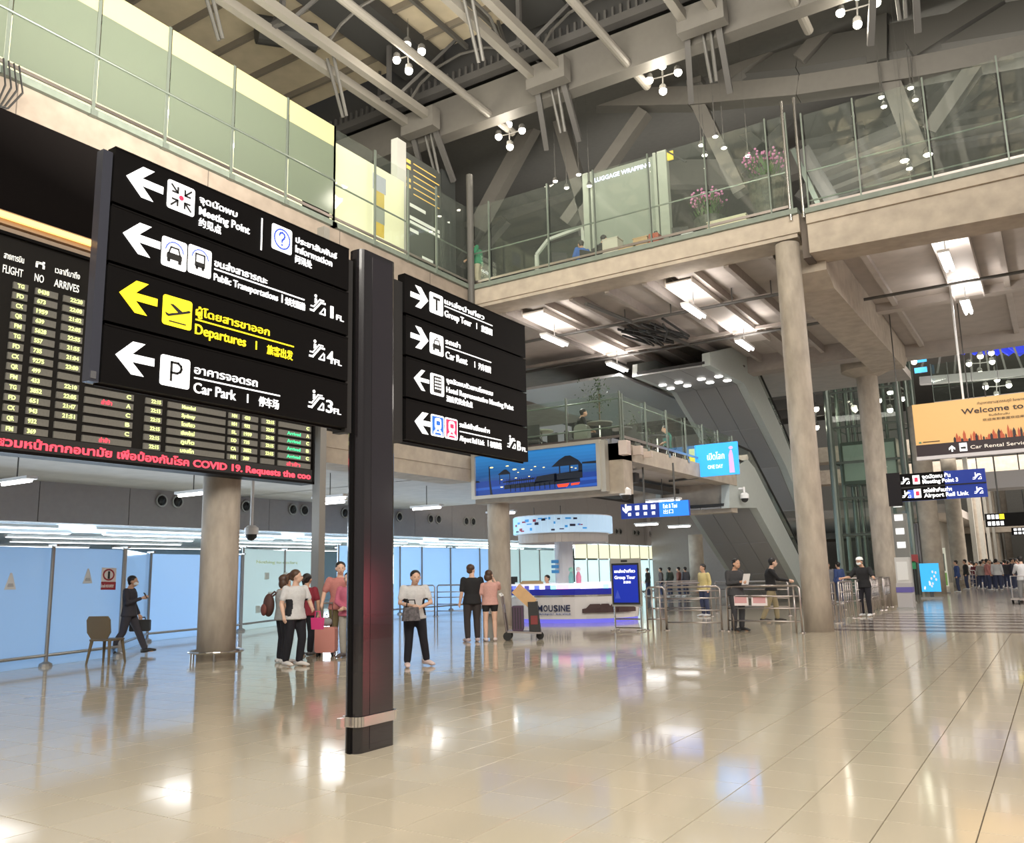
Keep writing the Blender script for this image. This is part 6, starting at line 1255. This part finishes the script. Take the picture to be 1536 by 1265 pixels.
for i, (px, Y, z, rz) in enumerate(((800, YB+.7, 5.05, 20), (820, YB+2.0, 5.05, 160), (845, YB+2.3, 5.05, 80), (905, YB+1.6, 5.05, 200), (942, 24.0, 5.05, 30), (962, 25.0, 5.05, 210), (990, 26.4, 5.05, 120), (1015, 28.0, 5.05, 300), (835, YB+1.2, 10.5, 40), (1020, YB+1.1, 10.5, 200), (1045, YB+1.2, 10.5, 100))):
    p = at_y(px, 650 if z < 6 else 340, Y); c = copy_tree(seat0); c.location = (p.x, Y, z); c.rotation_euler = (0, 0, math.radians(rz)); c['label'] = 'empty dark seat with steel legs on the %s' % ('mezzanine behind the low glass railing' if z < 6 else 'upper balcony behind the tall glass railing'); c['group'] = 'empty seats of the mezzanine' if z < 6 else 'empty seats of the upper balcony'
# blue screen on the mezzanine edge
Xs = XM+.06; ya, yb3 = at_x(1036, 680, Xs), at_x(1106, 680, Xs); t = empty('led_screen', (Xs, ya.y, 5.0), label='bright blue advertising screen fixed on the mezzanine side beam', cat='screen')
p = at_y(1036, 668, 27.5); q_ = at_y(1106, 714, 27.5)
z0_ = at_y(1106, 711, 27.5).z; z1_ = at_y(1106, 662, 27.5).z; xa, xb = at_y(1042, 680, 27.5).x, at_y(1106, 680, 27.5).x
t.location = (xa, 27.5, z0_); w = xb-xa; h = z1_-z0_
MB().box(0, w, 0, .12, 0, h).build('screen', mat('screen_blue', (.03, .3, .8), .4, emit=1.0, ecol=(.04, .38, .95)), t); MB().box(-.2, 0, .0, .1, h*.1, h*.9).build('side_face', mat('screen_yellow', (.7, .65, .1), .4, emit=.7), t)
text('เปิดโลก', (xa+w*.3, 27.48, z0_+h*.5), (1, 0, 0), (0, -1, 0), h*.2, w*.4, white_e, t); text('ONE DAY', (xa+w*.3, 27.48, z0_+h*.22), (1, 0, 0), (0, -1, 0), h*.12, w*.35, white_e, t)
q = MB(); q.prism([(.80, .05), (.92, .05), (.90, .6), (.88, .75), (.84, .75), (.80, .6)], (xa, 27.48, z0_), (w, 0, 0), (0, 0, h), .003); q.prism(circ(.86, .82, .05, 10), (xa, 27.48, z0_), (w, 0, 0), (0, 0, h), .003); q.build('figure_print', mat('figure_pink', (.7, .4, .7), .5, emit=.6), t, world=True)
MB().tube([(0, .2, 0), (-1.2, .6, 0)], .04, 6).build('bracket', steel_m, t)
# speakers, cameras
for i, (px, py, s_, l) in enumerate(((937, 672, .28, 'pinkish wall speaker box at the mezzanine corner'), (957, 676, .18, 'smaller pale box right of the wall speaker'), (972, 682, .12, 'narrow pale lamp on the mezzanine side beam'))):
    c = at_x(px, py, XM+.14); t = empty('wall_speaker', c, label=l, cat='speaker'); MB().box(-.12, .12, -s_/2, s_/2, -s_*.7, s_*.7).build('housing', mat('speaker_pink', (.62, .52, .46), .5), t); MB().box(.12, .125, -s_*.4, s_*.4, -s_*.55, s_*.55).build('grille', mat('speaker_grille', (.5, .42, .38), .7), t); MB().box(-.14, -.12, -.03, .03, -.03, .03).build('bracket', steel_m, t)
def dome_cam(c, label):
    t = empty('security_camera', c, label=label, cat='camera'); t.scale = (1.25,)*3; MB().rings([(0, 0, 0, .13, .13), (0, 0, .12, .13, .13), (0, 0, .17, .07, .07)], 16).build('housing', whitep, t); MB().ball((0, 0, 0), (.11, .11, .12), 14, 8).build('dome', blackm, t, smooth=True); MB().tube([(0, 0, .16), (0, 0, 1.1 if label.startswith('small') else .35)], .03, 8).build('stem', whitep, t)
    if 'casing' in label: MB().tube([(0, 0, .3), (-.3, 0, .3)], .03, 8).build('arm', whitep, t)
    return t
dome_cam(at_y(938, 743, YB+.3), 'white dome camera hanging from the corner of the mezzanine front beam'); dome_cam(at_x(1117, 748, XE+.2), 'white dome camera with black lens on the lower escalator casing'); dome_cam(at_y(377, 802, 14), 'small black and white dome camera hanging over the mint glass screen')
# ---------------------------------------------------------------- glass lift shaft with green steel tubes
t = empty('lift_shaft', (-8, 51, 0), label='tall glass lift shaft framed in grey green steel tubes behind the rear column', cat='lift')
LY = 50.0
def tubepx(a, b, Y, r, name='tube', m=greenst): 
    A_, B_ = at_y(*a, Y), at_y(*b, Y); A_.z = max(0, A_.z); MB().tube([(B_.x if 0 else A_.x, Y, 0), (A_.x, Y, B_.z)], r, 12).build(name, m, t, world=True); return A_.x
xsL = [tubepx((1262, 840), (1262, 500), LY, .20), tubepx((1276, 840), (1276, 500), LY+.8, .12), tubepx((1290, 840), (1290, 500), LY+2.6, .14), tubepx((1372, 840), (1372, 490), LY, .20), tubepx((1386, 840), (1386, 490), LY+.5, .12), tubepx((1300, 840), (1300, 500), LY+1.2, .07), tubepx((1350, 840), (1350, 490), LY+2.4, .10), tubepx((1395, 840), (1395, 490), LY+2.6, .14)]
for z in (1.2, 3.2, 5.2, 7.2, 9.2, 11.2, 12.8, 14.2):
    MB().tube([(xsL[0], LY, z), (xsL[3], LY, z)], .07, 8).build('ring', greenst, t, world=True); MB().tube([(xsL[0], LY, z), (xsL[0]+.3, LY+2.8, z), (xsL[3]+.3, LY+2.8, z), (xsL[3], LY, z)], .05, 8).build('ring', greenst, t, world=True)
for (x0_, x1_) in ((xsL[0], xsL[3]),):
    for z0_, z1_ in ((.2, 3.1), (3.3, 7.1), (7.3, 11.1), (11.3, 14.1)): MB().box(x0_+.1, x1_-.1, LY-.02, LY+.01, z0_, z1_).build('pane', gl_mez, t, world=True)
MB().box(xsL[0]+.4, xsL[3]-.4, LY+.5, LY+2.3, 6.0, 8.4).build('car', mat('lift_car', (.10, .12, .10), .3, metal=.3), t, world=True); MB().box(xsL[0]+.5, xsL[3]-.5, LY+.46, LY+.5, 6.2, 8.2).build('car_window', mat('lift_win', (.3, .36, .3), .2, emit=.12), t, world=True)
for k in range(5): MB().tube([(xsL[0]+.6+.3*k, LY+1.5, 0), (xsL[0]+.6+.3*k, LY+1.5, 14.2)], .025, 6).build('cable', blackm, t, world=True)
MB().rings([((xsL[0]+xsL[3])/2+.9, LY+1, 14.2, 2.1, 1.9), ((xsL[0]+xsL[3])/2+.9, LY+1, 14.6, 2.1, 1.9)], 24).build('ring_cap', greenst, t, world=True)
# ---------------------------------------------------------------- far right hall
hallw = mat('hall_wall', (.36, .345, .305), .7, noise=.05)
struct(MB().box(-60, 40, 130, 131, 0, 26).build('wall_far', hallw)); struct(MB().box(-25.6, -20, 60, 60.4, 0, 10).build('wall_rear', greywall))
struct(MB().box(-4.0, 30, 52, 54, 5.4, 6.3).build('link_bridge', mat('bridge_lilac', (.46, .44, .44), .5)))
struct(MB().box(-30, 30, 66, 68, 9.2, 10.3).build('hall_beam', concrete)); struct(MB().box(-30, 30, 95, 98, 4.4, 5.6).build('hall_beam_far', concrete)); struct(MB().box(-30, 30, 82, 84, 9.0, 10.3).build('hall_beam_mid', concrete))
struct(MB().box(-5.4, 10, 54, 129, 6.2, 6.4).build('hall_ceiling_low', soffit_m)) if 0 else None
struct(MB().box(12, 12.4, 30, 129, 0, 18).build('wall_right', hallw))
struct(MB().box(-30, -5.9, 66, 129, 5.0, 5.6).build('slab_left_far', soffit_m)); struct(MB().box(-12, -8, 72, 128, 0, 5).build('shop_block', hallw))
for k in range(7): struct(MB().box(-5.2+k*.02, -4.9, 70+8*k, 70.6+8*k, 0, 9.5).build('pier', hallw))
# far roof under blue light, the glow put into the panels themselves
blue_lit_roof = mat('blue_lit_roof', (.02, .03, .35), .5, emit=.9, ecol=(.03, .05, .55))
for k in range(9):
    a = at_y(1385+k*17, 528, 70); b = at_y(1415+k*20, 492, 74)
    MB().bar(a, b, 1.0, .1, up=(0, 1, 0)).build('blue_lit_roof_panel', blue_lit_roof, None); o = COL.objects[-1]; struct(o)
for k, (y0_, y1_) in enumerate(((474, 486), (560, 570))):
    a, b = at_y(1380, y0_+12, 62), at_y(1600, y0_-6, 62); struct(MB().bar(a, b, .5, .6, up=(0, 1, 0)).build('far_roof_beam', steel_d))
for k in range(8):
    a, b = at_y(1400+k*18, 488, 63), at_y(1400+k*26-20, 560, 63); struct(MB().bar(a, b, .12, .12, up=(0, 1, 0)).build('far_roof_strut', steel_m))
a, b = at_y(1368, 560, 56), at_y(1500, 560, 56)
t = empty('glass_wall_screen', (a.x, 56, a.z), label='bright blue monitors on the upper floor right of the lift shaft', cat='screen')
for (x0_, y0_, x1_, y1_) in ((1368, 525, 1388, 545), (1372, 550, 1390, 560)):
    A_, B_ = at_y(x0_, y1_, 56), at_y(x1_, y0_, 56); MB().box(A_.x, B_.x, 56, 56.1, A_.z, B_.z).build('panel', mat('screen_cyan', (.05, .4, .8), .4, emit=1.0, ecol=(.08, .5, .95)), t, world=True)
balustrade('glass_railing', [(at_y(px, 590, 58).x, 58) for px in (1400, 1425, 1460, 1500, 1550)], at_y(1450, 600, 58).z, at_y(1450, 540, 58).z, gl_mez, 'far upper glass railing above the orange banner', (0, 1, 0))
# small kiosks, posters and the fallen drape at the right
def standee(px0, px1, pyt, pyb, pybase, m, label, name='poster_stand', cat='poster', th=.15, foot=True):
    g0 = at_z((px0+px1)/2, pybase); a = at_y(px0, pyb, g0.y); b = at_y(px1, pyt, g0.y); t = empty(name, (a.x, g0.y, 0), label=label, cat=cat); z0_ = max(0, a.z)
    w = b.x-a.x; MB().box(0, w, 0, th, z0_, b.z).build('panel', m, t)
    if foot: MB().box(-.05, w+.05, -.15, .3, 0, .06).build('base', mat('base_grey', (.3, .3, .29), .5), t); MB().box(w*.4, w*.6, .05, .1, .05, z0_+.02).build('post', steel_m, t)
    return t, w, z0_, b.z, g0.y, a.x
t, w, z0_, z1_, Y, X0 = standee(1383, 1407, 845, 888, 898, mat('poster_cyan', (.04, .36, .72), .4, emit=.75, ecol=(.05, .46, .88)), 'bright blue lit poster stand near the grey drape, reflected in the floor')
q = MB(); random.seed(2)
for k in range(12): q.prism(circ(random.uniform(.15, .85), random.uniform(.1, .7), .05, 8), (X0, Y-.01, z0_), (w, 0, 0), (0, 0, z1_-z0_), .003)
q.build('print', mat('poster_specks', (.8, .8, .85), .5, emit=.4), t, world=True); t.children[-1]['kind'] = 'stuff'
t, w, z0_, z1_, Y, X0 = standee(1402, 1417, 822, 880, 890, mat('poster_pale', (.7, .72, .6), .4, emit=.35), 'tall pale poster stand with a green foot, left of the far round column'); MB().box(w*.4, w*.95, -.01, 0, z0_+.05, z0_+(z1_-z0_)*.35).build('green_print', mat('poster_green', (.2, .4, .1), .5, emit=.2), t); MB().box(w*.35, w*.9, -.01, 0, z0_+(z1_-z0_)*.4, z1_-.3).build('grey_print', mat('poster_grey', (.2, .25, .22), .5), t)
t, w, z0_, z1_, Y, X0 = standee(1345, 1362, 836, 875, 914, mat('kiosk_white', (.55, .54, .52), .5), 'white kiosk with a purple band right of the rear concrete column', 'kiosk', 'kiosk', .5)
MB().box(-.02, w+.02, -.05, .5, 0, z0_).build('cabinet', mat('kiosk_grey', (.42, .40, .40), .5), t); MB().box(-.03, w+.03, -.07, .5, z0_-.32, z0_-.14).build('purple_band', mat('band_purple', (.12, .10, .35), .5), t); MB().box(.05, w-.05, -.02, 0, z0_+.1, z1_-.15).build('notice_print', mat('kiosk_print', (.72, .72, .7), .5), t)
t, w, z0_, z1_, Y, X0 = standee(1343, 1358, 770, 834, 905, mat('shelf_grey', (.3, .3, .28), .5), 'tall grey pillar with a column of small lit logos behind the white kiosk', 'logo_pillar', 'pillar', .4)
MB().box(0, w, 0, .4, 0, z0_).build('shaft', mat('shelf_grey', (.3, .3, .28), .5), t)
for k in range(5): MB().box(w*.2, w*.8, -.02, 0, z0_+.3+k*.55, z0_+.55+k*.55).build('logo', mat('logo_lit', (.8, .8, .8), .5, emit=.8), t)
g0 = at_z(1384, 892); t = empty('hanging_drape', (at_y(1366, 830, g0.y+1).x, g0.y+1, 0), label='grey plastic drape hanging in folds behind the blue poster stand', cat='curtain'); w = at_y(1402, 830, g0.y+1).x-t.location.x; zz = at_y(1385, 785, g0.y+1).z
pts = [(w*k/24, .12*math.sin(k*1.9)) for k in range(25)]; q = MB(); vs = [(x, y, .3) for x, y in pts]+[(x*.92+.05, y*.6, zz) for x, y in pts]; q.add(vs, [(k, k+1, 26+k, 25+k) for k in range(24)]); o = q.build('sheet', mat('drape_grey', (.22, .22, .23), .4), t, smooth=True); md = o.modifiers.new('s', 'SOLIDIFY'); md.thickness = .02
MB().tube([(-.1, 0, 0), (-.1, 0, zz+.05), (w+.1, 0, zz+.05), (w+.1, 0, 0)], .04, 8).build('frame', steel_m, t)
for i, (px, py, c, l) in enumerate(((1372, 838, (.3, .05, .05), 'small red display on the shelf left of the grey drape'), (1369, 848, (.03, .25, .1), 'small green display left of the grey drape'))):
    cc_ = at_y(px, py, g0.y-.5); t = empty('display_shelf', (cc_.x, g0.y-.5, 0), label=l, cat='display'); MB().box(-.15, .15, 0, .15, cc_.z-.2, cc_.z+.2).build('panel', mat('disp%d' % i, c, .5, emit=.2), t); MB().box(-.05, .05, .02, .1, 0, cc_.z-.2).build('post', blackm, t)
for i in range(3):
    y0 = 60+i*5; x0_ = at_z(1437+i*4, 880).x; t = barrier((at_y(1434, 870, y0).x, y0), (at_y(1464, 870, y0).x, y0), 'pale far barrier left of the crowd, row %s' % ['nearest', 'middle', 'rearmost'][i], uprights=6)
# trolley at the right edge
c = at_z(1531, 905); t = empty('luggage_cart', (c.x, c.y-.8, 0), 0, label='empty luggage trolley pushed by the person in white at the right edge', cat='trolley'); MB().box(-.25, .25, -.45, .45, .16, .2).build('deck', inox2, t); MB().tube([(-.22, .45, .2), (-.22, .5, 1.0), (.22, .5, 1.0), (.22, .45, .2)], .025, 8).build('handle', inox2, t)
for x, y in ((-.22, .4), (.22, .4), (0, -.4)): MB().tube([(x-.03, y, .09), (x+.03, y, .09)], .09, 12).build('wheel', rubber, t)
# ceiling pipes with hangers under the upper floor
q = MB()
for (y, z) in ((25.0, 9.55), (28.9, 9.55)): q.tube([(XL-3, y, z), (-5.4, y, z)], .05, 8)
struct(q.build('sprinkler_pipes', steel_m))
for x in (-13.0, -11.2, -9.6, -7.6, -6.4):
    struct(MB().tube([(x, 25.0, 9.55), (x, 25.0, 10.02)], .02, 6).build('pipe_hanger', steel_m))
struct(MB().tube([(-4.6, 27.3, 9.6), (8, 27.3, 9.6)], .05, 8).build('sprinkler_pipe_right', steel_m))
struct(MB().tube([(-11.3, 22.4, 9.55), (-9.9, 33.5, 9.55)], .06, 8).build('pipe_long', steel_m))
q = MB(); random.seed(9); c = at_z(985, 505, 9.5)
for k in range(22): q.bar((c.x+random.uniform(-.9, .9), c.y-1.2+random.uniform(-.6, .6), 9.55+random.uniform(-.15, .1)), (c.x+random.uniform(-.9, .9), c.y+1.2+random.uniform(-.4, .4), 9.6), .06, .06)
o = q.build('cable_tray', duct_m, None); struct(o)
def finish_texts2():
    bpy.context.view_layer.update(); dg = bpy.context.evaluated_depsgraph_get()
    for o, Mw, h, width, parent in TEXTS:
        me = bpy.data.meshes.new_from_object(o.evaluated_get(dg)); 
        if len(me.vertices) == 0: bpy.data.objects.remove(o); continue
        xs_ = [v.co.x for v in me.vertices]; x0_ = min(xs_); w = max(xs_)-x0_; sy = h/.72; sx = (width/w if (width and w > 1e-6) else sy)
        Ml = _pm(parent).inverted() @ Mw @ Matrix.Diagonal((sx, sy, 1, 1)) @ Matrix.Translation((-x0_, 0, 0))
        me.transform(Ml); n = o.name; bpy.data.objects.remove(o); q = bpy.data.objects.new(n, me); COL.objects.link(q); q.parent = parent
        q.name = n
finish_texts2()
